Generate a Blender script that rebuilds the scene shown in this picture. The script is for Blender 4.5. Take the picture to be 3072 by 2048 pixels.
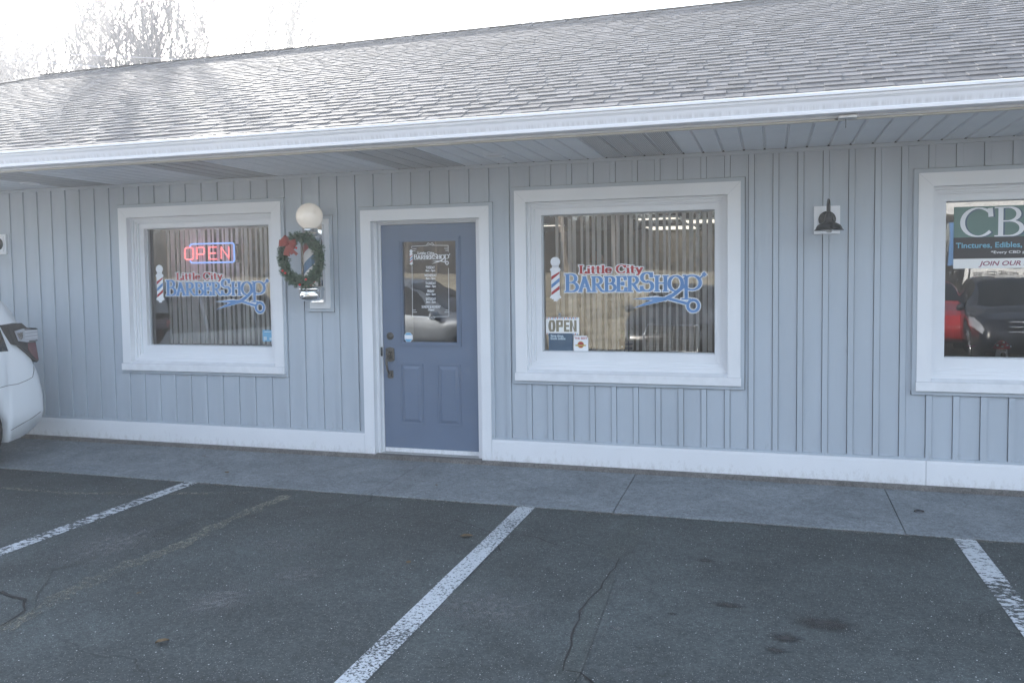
import bpy, math, random
from mathutils import Matrix, Vector
R = math.radians
sc = bpy.context.scene
for o in list(bpy.data.objects): bpy.data.objects.remove(o)
col = sc.collection
rnd = random.Random(7)

# ------------------------------------------------------------------ camera
FPX, YAW, PITCH, ROLL = 2496.9, R(-17.229), R(-2.999), R(-0.730)
CAM = Vector((3.349, -6.747, 1.628))
cy, sy, cp, sp = math.cos(YAW), math.sin(YAW), math.cos(PITCH), math.sin(PITCH)
F = Vector((sy*cp, cy*cp, sp)); RT = Vector((cy, -sy, 0)); UP = RT.cross(F)
cr, sr = math.cos(ROLL), math.sin(ROLL)
R2 = RT*cr + UP*sr; U2 = -RT*sr + UP*cr
cd = bpy.data.cameras.new("camera"); cam = bpy.data.objects.new("camera", cd); col.objects.link(cam)
cd.sensor_width = 36.0; cd.lens = FPX/3072*36.0
cd.shift_y = -70.185/3072
cd.clip_start = 0.05; cd.clip_end = 2000
m = Matrix((R2, U2, -F)).transposed().to_4x4(); m.translation = CAM
cam.matrix_world = m
sc.camera = cam

# ------------------------------------------------------------------ sky, sun, exposure
SUN_AZ, SUN_EL = R(-40.0), R(22.0)
w = bpy.data.worlds.new("World"); sc.world = w; w.use_nodes = True
nt = w.node_tree; nt.nodes.clear()
sky = nt.nodes.new("ShaderNodeTexSky"); sky.sky_type = 'NISHITA'; sky.sun_disc = False
sky.sun_elevation = SUN_EL; sky.sun_rotation = SUN_AZ
sky.air_density = 1.0; sky.dust_density = 0.8; sky.ozone_density = 1.0
bg = nt.nodes.new("ShaderNodeBackground"); bg.inputs[1].default_value = 0.15
wo = nt.nodes.new("ShaderNodeOutputWorld")
hs = nt.nodes.new('ShaderNodeHueSaturation'); hs.inputs['Saturation'].default_value = .64
nt.links.new(sky.outputs[0], hs.inputs['Color']); nt.links.new(hs.outputs[0], bg.inputs[0]); nt.links.new(bg.outputs[0], wo.inputs[0])
sd = bpy.data.lights.new("sun", 'SUN'); sun = bpy.data.objects.new("sun", sd); col.objects.link(sun)
sd.energy = 4.5; sd.angle = R(0.5); sd.color = (1.0, 0.95, 0.88)
sdir = Vector((math.sin(SUN_AZ)*math.cos(SUN_EL), math.cos(SUN_AZ)*math.cos(SUN_EL), math.sin(SUN_EL)))
sun.rotation_euler = sdir.to_track_quat('Z', 'Y').to_euler(); sun.location = (-20, 20, 20)
vs = sc.view_settings
sc.display_settings.display_device = 'sRGB'
vs.view_transform = 'Standard'; vs.look = 'None'; vs.gamma = 1.0; vs.use_curve_mapping = False
vs.exposure = 2.23
sc.cycles.max_bounces = 8; sc.cycles.transparent_max_bounces = 16
sc.cycles.volume_bounces = 0
GLARE_DENSITY, ANIS = 0.0052, 0.34  # density and forward scatter of the haze added to imitate lens glare

# ------------------------------------------------------------------ helpers
def link(ob): col.objects.link(ob); return ob
def tag(o, label=None, cat=None, group=None, kind=None):
    if label: o['label'] = label
    if cat: o['category'] = cat
    if group: o['group'] = group
    if kind: o['kind'] = kind
    return o
def par(o, p):
    o.parent = p
    if p is not None:
        o.matrix_parent_inverse = world(p).inverted()
    return o
def world(o):
    mm = Matrix.LocRotScale(o.location, o.rotation_euler, o.scale)
    if o.parent: mm = world(o.parent) @ o.matrix_parent_inverse @ mm
    return mm
def empty(name, loc=(0,0,0), label=None, cat=None, group=None):
    o = bpy.data.objects.new(name, None); o.location = loc; o.empty_display_size = 0.1
    link(o); return tag(o, label, cat, group)
def mesh(name, v, f, mat, parent=None, smooth=False, mi=None, local=False):
    me = bpy.data.meshes.new(name); me.from_pydata([tuple(p) for p in v], [], f)
    for mm in (mat if isinstance(mat, (list, tuple)) else [mat]): me.materials.append(mm)
    if mi: me.polygons.foreach_set("material_index", mi)
    if smooth: me.polygons.foreach_set("use_smooth", [True]*len(me.polygons))
    me.update()
    o = link(bpy.data.objects.new(name, me))
    if parent is not None:
        if local: o.parent = parent
        else: par(o, parent)
    return o
class MB:
    def __init__(s): s.v = []; s.f = []; s.mi = []
    def add(s, v, f, mi=0):
        n = len(s.v); s.v += [tuple(p) for p in v]; s.f += [tuple(i+n for i in q) for q in f]; s.mi += [mi]*len(f); return s
    def box(s, x0,x1,y0,y1,z0,z1, mi=0):
        return s.add([(x0,y0,z0),(x1,y0,z0),(x1,y1,z0),(x0,y1,z0),(x0,y0,z1),(x1,y0,z1),(x1,y1,z1),(x0,y1,z1)],
          [(0,3,2,1),(4,5,6,7),(0,1,5,4),(1,2,6,5),(2,3,7,6),(3,0,4,7)], mi)
    def tube(s, pts, rad, n=8, mi=0, cap=True):
        pts = [Vector(p) for p in pts]; rings = []
        if not isinstance(rad, (list, tuple)): rad = [rad]*len(pts)
        prev = None
        for i, p in enumerate(pts):
            d = (pts[min(i+1, len(pts)-1)] - pts[max(i-1, 0)]).normalized()
            if prev is None:
                a = d.orthogonal().normalized()
            else:
                a = (prev - d*prev.dot(d)); a = a.normalized() if a.length > 1e-6 else d.orthogonal().normalized()
            prev = a; b = d.cross(a)
            rings.append([p + (a*math.cos(2*math.pi*k/n) + b*math.sin(2*math.pi*k/n))*rad[i] for k in range(n)])
        v = [q for r_ in rings for q in r_]; f = []
        for i in range(len(pts)-1):
            for k in range(n):
                f.append((i*n+k, i*n+(k+1)%n, (i+1)*n+(k+1)%n, (i+1)*n+k))
        if cap: f.append(tuple(range(n))[::-1]); f.append(tuple((len(pts)-1)*n+k for k in range(n)))
        return s.add(v, f, mi)
    def lathe(s, prof, c=(0,0,0), n=24, mi=0, axis='z'):
        v = []; f = []
        for (r_, z) in prof:
            for k in range(n):
                a = 2*math.pi*k/n
                p = (r_*math.cos(a), r_*math.sin(a), z)
                if axis == 'y': p = (p[0], -p[2], p[1])
                if axis == 'x': p = (p[2], p[0], p[1])
                v.append((p[0]+c[0], p[1]+c[1], p[2]+c[2]))
        for i in range(len(prof)-1):
            for k in range(n): f.append((i*n+k, i*n+(k+1)%n, (i+1)*n+(k+1)%n, (i+1)*n+k))
        return s.add(v, f, mi)
    def prism(s, poly, y0, y1, mi=0):          # polygon in (x,z), extruded along y
        n = len(poly)
        v = [(x, y0, z) for x, z in poly] + [(x, y1, z) for x, z in poly]
        return s.add(v, [tuple(range(n)), tuple(range(2*n-1, n-1, -1))] + [(i, i+n, (i+1)%n+n, (i+1)%n) for i in range(n)], mi)
    def build(s, name, mat, parent=None, smooth=False, local=False):
        return mesh(name, s.v, s.f, mat, parent, smooth, s.mi, local)
_unit = {}
def bobj(name, b, mat, parent=None):
    """one box object that shares its unit mesh with all others of its material"""
    if mat.name not in _unit:
        q = MB().box(-.5,.5,-.5,.5,-.5,.5)
        me = bpy.data.meshes.new("unit_box"); me.from_pydata(q.v, [], q.f); me.materials.append(mat); _unit[mat.name] = me
    o = link(bpy.data.objects.new(name, _unit[mat.name]))
    x0,x1,y0,y1,z0,z1 = b
    if parent is not None: par(o, parent)
    o.location = ((x0+x1)/2,(y0+y1)/2,(z0+z1)/2); o.scale = (x1-x0, y1-y0, z1-z0)
    return o
def kids(o): return [c for c in bpy.data.objects if c.parent == o]
def copy_tree(o, parent=None):
    c = o.copy(); col.objects.link(c); c.parent = parent
    for ch in kids(o): copy_tree(ch, c)
    return c
def SC(x, z, y0, y1):
    k = (y1-CAM.y)/(y0-CAM.y); return CAM.x+(x-CAM.x)*k, CAM.z+(z-CAM.z)*k

# ------------------------------------------------------------------ materials
def mat(name, c, rough=0.6, spec=0.5, metal=0.0, var=0.0, vs_=8.0, bump=0.0, bs=60.0, emit=0.0, coat=0.0, detail=4, c2=None, stretch=None):
    M_ = bpy.data.materials.new(name); M_.use_nodes = True
    n = M_.node_tree.nodes; l = M_.node_tree.links; b = n["Principled BSDF"]
    b.inputs["Roughness"].default_value = rough; b.inputs["Specular IOR Level"].default_value = spec
    b.inputs["Metallic"].default_value = metal; b.inputs["Coat Weight"].default_value = coat
    b.inputs["Base Color"].default_value = (*c, 1)
    tc = n.new("ShaderNodeTexCoord"); vec = tc.outputs["Object"]
    geo = n.new("ShaderNodeNewGeometry"); vec = geo.outputs["Position"]
    if stretch:
        mp = n.new("ShaderNodeMapping"); mp.inputs["Scale"].default_value = stretch; l.new(vec, mp.inputs[0]); vec = mp.outputs[0]
    if var or c2:
        t = n.new("ShaderNodeTexNoise"); t.inputs["Scale"].default_value = vs_; t.inputs["Detail"].default_value = detail
        l.new(vec, t.inputs["Vector"])
        r_ = n.new("ShaderNodeValToRGB"); l.new(t.outputs[0], r_.inputs[0])
        a = tuple(max(0, x*(1-var)) for x in c); d = c2 or tuple(min(1, x*(1+var)) for x in c)
        r_.color_ramp.elements[0].position = .3; r_.color_ramp.elements[1].position = .7
        r_.color_ramp.elements[0].color = (*a, 1); r_.color_ramp.elements[1].color = (*d, 1)
        l.new(r_.outputs[0], b.inputs["Base Color"])
    if bump:
        t = n.new("ShaderNodeTexNoise"); t.inputs["Scale"].default_value = bs; t.inputs["Detail"].default_value = 5
        l.new(vec, t.inputs["Vector"])
        bp = n.new("ShaderNodeBump"); bp.inputs["Strength"].default_value = bump; bp.inputs["Distance"].default_value = 0.01
        l.new(t.outputs[0], bp.inputs["Height"]); l.new(bp.outputs[0], b.inputs["Normal"])
    if emit:
        b.inputs["Emission Color"].default_value = (*c, 1); b.inputs["Emission Strength"].default_value = emit
    return M_
M = {}
M['siding'] = mat('blue_grey_vinyl_siding', (.412,.464,.520), .5, .4, var=.055, vs_=4.0, bump=.12, bs=35, stretch=(1,1,.15))
def splash(M_, dirt=(.20,.20,.19), top=.55):
    n = M_.node_tree.nodes; l = M_.node_tree.links; b = n["Principled BSDF"]; src = b.inputs["Base Color"].links[0].from_socket
    g = n.new("ShaderNodeNewGeometry").outputs["Position"]
    t = n.new("ShaderNodeTexNoise"); t.inputs["Scale"].default_value = 26; t.inputs["Detail"].default_value = 8; t.inputs["Roughness"].default_value = .8
    mp = n.new("ShaderNodeMapping"); mp.inputs["Scale"].default_value = (1,1,.5); l.new(g, mp.inputs[0]); l.new(mp.outputs[0], t.inputs["Vector"])
    sx = n.new("ShaderNodeSeparateXYZ"); l.new(g, sx.inputs[0])
    mr = n.new("ShaderNodeMapRange"); mr.inputs[1].default_value = top; mr.inputs[2].default_value = .0; mr.inputs[3].default_value = -.22; mr.inputs[4].default_value = .12; l.new(sx.outputs[2], mr.inputs[0])
    ad = n.new("ShaderNodeMath"); l.new(t.outputs[0], ad.inputs[0]); l.new(mr.outputs[0], ad.inputs[1])
    m2 = n.new("ShaderNodeMapRange"); m2.inputs[1].default_value = .50; m2.inputs[2].default_value = .72; m2.inputs[4].default_value = .5; l.new(ad.outputs[0], m2.inputs[0])
    x = n.new("ShaderNodeMix"); x.data_type = 'RGBA'; l.new(m2.outputs[0], x.inputs[0]); l.new(src, x.inputs[6]); x.inputs[7].default_value = (*dirt, 1); l.new(x.outputs[2], b.inputs["Base Color"])
splash(M['siding'])
M['core'] = mat('siding_underlay', (.12,.125,.13), .9, .1, var=.1)
M['white'] = mat('white_pvc_trim', (.74,.76,.79), .42, .4, var=.025, vs_=2.5, bump=.04, bs=25)
splash(M['white'], (.38,.37,.35), .22)
M['sill'] = mat('white_sill', (.74,.76,.79), .45, .4, var=.05, vs_=14)
M['soffit'] = mat('soffit_vinyl', (.66,.69,.72), .5, .4, var=.03, vs_=3)
M['beige'] = mat('beige_channel', (.58,.56,.50), .6, .3, var=.06, vs_=9)
M['door'] = mat('slate_blue_door_paint', (.125,.17,.25), .42, .45, var=.03, vs_=4, bump=.05, bs=50)
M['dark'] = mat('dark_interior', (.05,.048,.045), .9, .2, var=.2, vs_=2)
M['room'] = mat('room_wall_paint', (.22,.20,.17), .9, .2, var=.15, vs_=1.3)
M['black'] = mat('black_metal', (.018,.021,.022), .38, .5, var=.1)
M['bronze'] = mat('aged_bronze', (.10,.095,.085), .4, .5, metal=.6, var=.25, vs_=60)
M['chrome'] = mat('chrome', (.72,.73,.74), .14, .5, metal=1.0)
M['steel'] = mat('galvanised_steel', (.45,.46,.46), .4, .5, metal=.8, var=.2, vs_=40)
M['rubber'] = mat('tyre_rubber', (.025,.025,.026), .8, .3, bump=.2, bs=120)
M['slat'] = mat('blind_slat', (.86,.88,.88), .6, .3, var=.04)
M['dwhite'] = mat('white_vinyl_print', (.80,.82,.85), .5, .3)
M['dblue'] = mat('blue_vinyl_print', (.09,.22,.47), .5, .3, c2=(.13,.28,.54), vs_=2)
M['dred'] = mat('red_vinyl_print', (.40,.045,.05), .5, .3)
M['dgrey'] = mat('grey_vinyl_print', (.5,.53,.56), .5, .3)

def glass_mat(name, tint=(1,1,1), ior=1.75, wob=0.04):
    M_ = bpy.data.materials.new(name); M_.use_nodes = True
    n = M_.node_tree.nodes; l = M_.node_tree.links; n.clear()
    out = n.new("ShaderNodeOutputMaterial"); mx = n.new("ShaderNodeMixShader"); tr = n.new("ShaderNodeBsdfTransparent")
    gl = n.new("ShaderNodeBsdfGlossy"); gl.inputs["Roughness"].default_value = 0.0
    tr.inputs[0].default_value = (*tint, 1)
    fr = n.new("ShaderNodeFresnel"); fr.inputs[0].default_value = ior
    geo = n.new("ShaderNodeNewGeometry")
    t = n.new("ShaderNodeTexNoise"); t.inputs["Scale"].default_value = 2.6; t.inputs["Detail"].default_value = 1.5
    mp = n.new("ShaderNodeMapping"); mp.inputs["Scale"].default_value = (1.6, 1, .55)
    l.new(geo.outputs["Position"], mp.inputs[0]); l.new(mp.outputs[0], t.inputs["Vector"])
    bp = n.new("ShaderNodeBump"); bp.inputs["Strength"].default_value = wob; bp.inputs["Distance"].default_value = 0.05
    l.new(t.outputs[0], bp.inputs["Height"]); l.new(bp.outputs[0], gl.inputs["Normal"])
    l.new(fr.outputs[0], mx.inputs[0]); l.new(tr.outputs[0], mx.inputs[1]); l.new(gl.outputs[0], mx.inputs[2])
    l.new(mx.outputs[0], out.inputs[0]); return M_
M['pane'] = glass_mat('window_glass', (.98,.985,.98), 2.45, .020)
M['dpane'] = glass_mat('door_glass', (.5,.52,.52), 2.6, .018)
M['clear'] = glass_mat('clear_glass', (.95,.95,.95), 1.45, 0)
def emis(name, c, s):
    M_ = bpy.data.materials.new(name); M_.use_nodes = True
    n = M_.node_tree.nodes; b = n["Principled BSDF"]
    b.inputs["Base Color"].default_value = (*c, 1); b.inputs["Emission Color"].default_value = (*c, 1)
    b.inputs["Emission Strength"].default_value = s; return M_
M['neon_r'] = emis('red_neon_tube', (1.0,.22,.24), .32)
M['neon_b'] = emis('blue_neon_tube', (.20,.38,.85), .26)
M['lit'] = emis('ceiling_light_lens', (1.0,.95,.82), .32)

# asphalt ----------------------------------------------------------
def ramp(n, l, src, p0, c0, p1, c1):
    r_ = n.new("ShaderNodeValToRGB"); l.new(src, r_.inputs[0])
    e = r_.color_ramp.elements; e[0].position = p0; e[1].position = p1; e[0].color = (*c0,1); e[1].color = (*c1,1); return r_.outputs[0]
def noise(n, l, vec, s, d=4, rgh=.5, dist=0):
    t = n.new("ShaderNodeTexNoise"); t.inputs["Scale"].default_value = s; t.inputs["Detail"].default_value = d
    t.inputs["Roughness"].default_value = rgh; t.inputs["Distortion"].default_value = dist; l.new(vec, t.inputs["Vector"]); return t.outputs[0]
def mixc(n, l, fac, a, b, mode='MIX'):
    x = n.new("ShaderNodeMix"); x.data_type = 'RGBA'; x.blend_type = mode
    for s, v in ((x.inputs[0], fac), (x.inputs[6], a), (x.inputs[7], b)):
        if hasattr(v, 'is_output') or isinstance(v, bpy.types.NodeSocket): l.new(v, s)
        elif isinstance(v, tuple): s.default_value = (*v, 1) if len(v) == 3 else v
        else: s.default_value = v
    return x.outputs[2]
G = lambda v: (v, v, v)
def asphalt(name, base=.05, specks=True, tint=(.86,1.03,1.04), cracks=True):
    M_ = bpy.data.materials.new(name); M_.use_nodes = True
    n = M_.node_tree.nodes; l = M_.node_tree.links; b = n["Principled BSDF"]
    b.inputs["Roughness"].default_value = .85; b.inputs["Specular IOR Level"].default_value = .3
    g = n.new("ShaderNodeNewGeometry").outputs["Position"]
    lo = tuple(base*.62*t for t in tint); hi = tuple(base*1.35*t for t in tint)
    c = ramp(n, l, noise(n, l, g, 85, 5, .85), .38, lo, .62, hi)
    big = ramp(n, l, noise(n, l, g, .9, 5, .6, .6), .35, G(.74), .68, G(1.18))
    c = mixc(n, l, 1.0, c, big, 'MULTIPLY')
    mid = ramp(n, l, noise(n, l, g, 5, 4, .6), .4, G(.88), .7, G(1.1))
    c = mixc(n, l, 1.0, c, mid, 'MULTIPLY')
    c = mixc(n, l, 1.0, c, ramp(n, l, noise(n, l, g, 30, 6, .85), .36, G(.70), .64, G(1.28)), 'MULTIPLY')
    if specks:
        for s, th, cc, rt in ((30, .12, (.50,.51,.52), 0.0), (64, .20, (.26,.265,.27), 3.0), (115, .3, (.19,.195,.20), 7.0)):
            v = n.new("ShaderNodeTexVoronoi"); v.inputs["Scale"].default_value = s
            ad = n.new("ShaderNodeVectorMath"); ad.inputs[1].default_value = (rt, rt, 0); l.new(g, ad.inputs[0]); l.new(ad.outputs[0], v.inputs["Vector"])
            m1 = ramp(n, l, v.outputs["Distance"], th*.7, G(1), th, G(0))
            sep = n.new("ShaderNodeSeparateColor"); l.new(v.outputs["Color"], sep.inputs[0])
            m2 = ramp(n, l, sep.outputs[0], .72, G(0), .76, G(1))
            mm = mixc(n, l, 1.0, m1, m2, 'MULTIPLY')
            c = mixc(n, l, mm, c, cc)
    if cracks:
        v = n.new("ShaderNodeTexVoronoi"); v.feature = 'DISTANCE_TO_EDGE'; v.inputs["Scale"].default_value = .75
        dn = n.new("ShaderNodeTexNoise"); dn.inputs["Scale"].default_value = 3; dn.inputs["Detail"].default_value = 6; l.new(g, dn.inputs["Vector"])
        ma = n.new("ShaderNodeVectorMath"); ma.operation = 'MULTIPLY_ADD'; ma.inputs[1].default_value = (.5,.5,0)
        l.new(dn.outputs["Color"], ma.inputs[0]); l.new(g, ma.inputs[2]); l.new(ma.outputs[0], v.inputs["Vector"])
        ck = ramp(n, l, v.outputs["Distance"], .001, G(1), .006, G(0))
        msk = ramp(n, l, noise(n, l, g, .55, 2), .53, G(0), .6, G(.75))
        c = mixc(n, l, mixc(n, l, 1.0, ck, msk, 'MULTIPLY'), c, (.012,.013,.014))
    l.new(c, b.inputs["Base Color"])
    bp = n.new("ShaderNodeBump"); bp.inputs["Strength"].default_value = .55; bp.inputs["Distance"].default_value = .006
    l.new(noise(n, l, g, 130, 3, .7), bp.inputs["Height"]); l.new(bp.outputs[0], b.inputs["Normal"])
    return M_
M['asphalt'] = asphalt('worn_asphalt', .069)
M['tar'] = asphalt('dark_patch_asphalt', .066, True, (.88,1.05,1.02), False)
M['crackfill'] = asphalt('crack_sealant', .022, False, (1,1,1), False)

def concrete(name, c=(.198,.222,.240)):
    M_ = bpy.data.materials.new(name); M_.use_nodes = True
    n = M_.node_tree.nodes; l = M_.node_tree.links; b = n["Principled BSDF"]
    b.inputs["Roughness"].default_value = .85; b.inputs["Specular IOR Level"].default_value = .25
    g = n.new("ShaderNodeNewGeometry").outputs["Position"]
    cc = ramp(n, l, noise(n, l, g, 90, 5, .8), .34, tuple(x*.62 for x in c), .66, tuple(x*1.32 for x in c))
    cc = mixc(n, l, 1.0, cc, ramp(n, l, noise(n, l, g, 1.9, 7, .7, .8), .34, G(.78), .66, G(1.14)), 'MULTIPLY')
    cc = mixc(n, l, 1.0, cc, ramp(n, l, noise(n, l, g, 26, 6, .85), .36, G(.72), .64, G(1.22)), 'MULTIPLY')
    v = n.new("ShaderNodeTexVoronoi"); v.inputs["Scale"].default_value = 24; l.new(g, v.inputs["Vector"])
    sep = n.new("ShaderNodeSeparateColor"); l.new(v.outputs["Color"], sep.inputs[0])
    mm = mixc(n, l, 1.0, ramp(n, l, v.outputs["Distance"], .08, G(1), .16, G(0)), ramp(n, l, sep.outputs[0], .78, G(0), .8, G(1)), 'MULTIPLY')
    cc = mixc(n, l, mm, cc, (.07,.07,.068))
    l.new(cc, b.inputs["Base Color"])
    bp = n.new("ShaderNodeBump"); bp.inputs["Strength"].default_value = .35; bp.inputs["Distance"].default_value = .004
    l.new(noise(n, l, g, 140, 3, .7), bp.inputs["Height"]); l.new(bp.outputs[0], b.inputs["Normal"]); return M_
M['concrete'] = concrete('sidewalk_concrete')
M['found'] = concrete('foundation_concrete', (.16,.155,.15))

def paint(name, c, thr=.5, wid=.04, sc_=38.0, gx=1.0):
    M_ = bpy.data.materials.new(name); M_.use_nodes = True
    n = M_.node_tree.nodes; l = M_.node_tree.links; b = n["Principled BSDF"]; out = n["Material Output"]
    b.inputs["Roughness"].default_value = .75
    g = n.new("ShaderNodeNewGeometry").outputs["Position"]
    mp = n.new("ShaderNodeMapping"); mp.inputs["Scale"].default_value = (gx, 1, 1); l.new(g, mp.inputs[0]); gg = mp.outputs[0]
    b1 = noise(n, l, gg, sc_, 8, .78); b2 = noise(n, l, g, 1.9, 3, .5)
    ad = n.new("ShaderNodeMath"); ad.operation = 'MULTIPLY_ADD'; ad.inputs[1].default_value = .28; l.new(b2, ad.inputs[0]); l.new(b1, ad.inputs[2])
    fac = ramp(n, l, ad.outputs[0], thr, G(1), thr+wid, G(0))
    col_ = ramp(n, l, noise(n, l, g, 90, 4, .7), .3, tuple(x*.8 for x in c), .7, c)
    l.new(col_, b.inputs["Base Color"])
    tr = n.new("ShaderNodeBsdfTransparent"); mx = n.new("ShaderNodeMixShader")
    l.new(fac, mx.inputs[0]); l.new(tr.outputs[0], mx.inputs[1]); l.new(b.outputs[0], mx.inputs[2]); l.new(mx.outputs[0], out.inputs[0])
    return M_
M['paint'] = paint('white_line_paint', (.50,.54,.57), .665, .035, 64)
M['paint_worn'] = paint('worn_white_line_paint', (.50,.54,.57), .640, .03, 34, .6)
M['yellow'] = paint('ghost_yellow_paint', (.17,.172,.14), .55, .16, 30)
M['dust'] = paint('pale_dust', (.16,.165,.165), .54, .12, 26)
M['oil'] = paint('oil_stain', (.020,.021,.021), .60, .16, 9)

def shingle(name):
    M_ = bpy.data.materials.new(name); M_.use_nodes = True
    n = M_.node_tree.nodes; l = M_.node_tree.links; b = n["Principled BSDF"]
    b.inputs["Roughness"].default_value = .88; b.inputs["Specular IOR Level"].default_value = .3
    geo = n.new("ShaderNodeNewGeometry"); g = geo.outputs["Position"]
    oi = n.new("ShaderNodeObjectInfo"); ad = n.new("ShaderNodeMath"); ad.operation = 'ADD'
    l.new(geo.outputs["Random Per Island"], ad.inputs[0]); l.new(oi.outputs["Random"], ad.inputs[1])
    fr = n.new("ShaderNodeMath"); fr.operation = 'FRACT'; l.new(ad.outputs[0], fr.inputs[0])
    t = ramp(n, l, fr.outputs[0], 0, (.080,.081,.085), 1, (.142,.140,.145))
    gr = ramp(n, l, noise(n, l, g, 230, 3, .8), .3, G(.55), .7, G(1.5))
    c = mixc(n, l, 1.0, t, gr, 'MULTIPLY'); l.new(c, b.inputs["Base Color"])
    bp = n.new("ShaderNodeBump"); bp.inputs["Strength"].default_value = .35; bp.inputs["Distance"].default_value = .004
    l.new(noise(n, l, g, 200, 3, .8), bp.inputs["Height"]); l.new(bp.outputs[0], b.inputs["Normal"]); return M_
M['shingle'] = shingle('asphalt_shingle')
M['underlay'] = mat('roof_underlay', (.03,.031,.033), .9, .2)

def perforated():
    M_ = bpy.data.materials.new('perforated_soffit_vinyl'); M_.use_nodes = True
    n = M_.node_tree.nodes; l = M_.node_tree.links; b = n["Principled BSDF"]; b.inputs["Roughness"].default_value = .5
    g = n.new("ShaderNodeNewGeometry").outputs["Position"]
    v = n.new("ShaderNodeTexVoronoi"); v.inputs["Scale"].default_value = 1; v.inputs["Randomness"].default_value = 0
    mp = n.new("ShaderNodeMapping"); mp.inputs["Scale"].default_value = (78, 34, 0); l.new(g, mp.inputs[0]); l.new(mp.outputs[0], v.inputs["Vector"])
    l.new(ramp(n, l, v.outputs["Distance"], .36, (.10,.10,.10), .42, (.58,.60,.62)), b.inputs["Base Color"]); return M_
M['perf'] = perforated()

# stroke-drawn serif lettering ---------------------------------------------
def arc(cx, cy_, rx, ry, a0, a1, n=14):
    return [(cx+rx*math.cos(R(a0+(a1-a0)*i/n)), cy_+ry*math.sin(R(a0+(a1-a0)*i/n))) for i in range(n+1)]
# glyph: (advance, strokes); serif strokes are plain horizontal ticks
GL = {
 'B': (.72, [[(.16,0),(.16,1)], [(.02,0),(.36,0)], [(.02,1),(.36,1)], [(.16,1),(.34,1)]+arc(.34,.76,.25,.24,90,-90)+[(.16,.52)], [(.16,.52),(.38,.52)]+arc(.38,.26,.29,.26,90,-90)+[(.16,0)]]),
 'A': (.80, [[(.12,0),(.40,1)], [(.38,1),(.68,0)], [(.0,0),(.24,0)], [(.54,0),(.82,0)], [(.22,.34),(.56,.34)], [(.28,1),(.46,1)]]),
 'R': (.78, [[(.16,0),(.16,1)], [(.02,0),(.32,0)], [(.02,1),(.36,1)], [(.16,1),(.36,1)]+arc(.36,.75,.25,.25,90,-90)+[(.16,.5)], [(.36,.5),(.62,.06),(.74,.0)], [(.66,0),(.84,0)]]),
 'E': (.68, [[(.16,0),(.16,1)], [(.02,0),(.58,0)], [(.02,1),(.54,1)], [(.16,.52),(.42,.52)], [(.58,0),(.62,.24)], [(.54,1),(.58,.78)], [(.42,.62),(.42,.42)]]),
 'S': (.66, [arc(.32,.745,.24,.245,35,180,10)+arc(.34,.72,.26,.24,190,268,6)+arc(.33,.27,.25,.26,85,-10,8)+arc(.32,.26,.26,.25,-15,-150,10), [(.52,.98),(.53,.76)], [(.08,.02),(.07,.26)]]),
 'H': (.84, [[(.16,0),(.16,1)], [(.66,0),(.66,1)], [(.02,0),(.32,0)], [(.02,1),(.32,1)], [(.52,0),(.82,0)], [(.52,1),(.82,1)], [(.16,.53),(.66,.53)]]),
 'O': (.86, [arc(.42,.5,.38,.5,0,360,28)]),
 'L': (.66, [[(.18,0),(.18,1)], [(.02,1),(.36,1)], [(.02,0),(.58,0)], [(.58,0),(.62,.24)]]),
 'C': (.82, [arc(.44,.5,.38,.5,42,318,24), [(.72,.98),(.74,.70)]]),
 'i': (.36, [[(.18,0),(.18,.62)], [(.04,0),(.33,0)], [(.05,.62),(.18,.62)], [(.14,.86),(.22,.86)], [(.18,.82),(.18,.90)]]),
 't': (.44, [[(.18,.88),(.18,.14)]+arc(.32,.14,.14,.14,180,290,6), [(.03,.62),(.40,.62)]]),
 'l': (.36, [[(.18,0),(.18,1)], [(.04,0),(.33,0)], [(.05,1),(.18,1)]]),
 'e': (.60, [[(.08,.36),(.50,.36)]+arc(.29,.33,.22,.31,5,320,20)]),
 'y': (.62, [[(.10,.62),(.32,.02)], [(.52,.62),(.30,-.04),(.22,-.24),(.08,-.26)], [(0,.62),(.22,.62)], [(.42,.62),(.62,.62)]]),
 'p': (.80, [[(.16,-.62),(.16,1)], [(.0,-.62),(.32,-.62)], [(.02,1),(.16,1)], arc(.46,.5,.36,.5,135,-170,22)+[(.16,.2)]]),
 ' ': (.34, []),
}
def ribbon(mb, pts, wf, ext, y, jit, mi=0):
    pts = [Vector((p[0], p[1])) for p in pts]; n = len(pts)
    if n < 2: return
    d0 = (pts[1]-pts[0]).normalized(); d1 = (pts[-1]-pts[-2]).normalized()
    closed = (pts[0]-pts[-1]).length < 1e-5
    if not closed: pts[0] = pts[0]-d0*ext; pts[-1] = pts[-1]+d1*ext
    v = []
    for i, p in enumerate(pts):
        a = pts[i-1] if i > 0 else (pts[-2] if closed else None)
        b = pts[i+1] if i < n-1 else (pts[1] if closed else None)
        d = ((p-a).normalized() if a is not None else Vector((0,0))) + ((b-p).normalized() if b is not None else Vector((0,0)))
        d = d.normalized() if d.length > 1e-6 else d0
        nn = Vector((-d.y, d.x)); w_ = wf(d)
        for s in (1, -1):
            q = p+nn*(w_/2*s); v.append((q.x, y-jit, q.y))
    mb.add(v, [(2*i, 2*i+1, 2*i+3, 2*i+2) for i in range(n-1)], mi)
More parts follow.
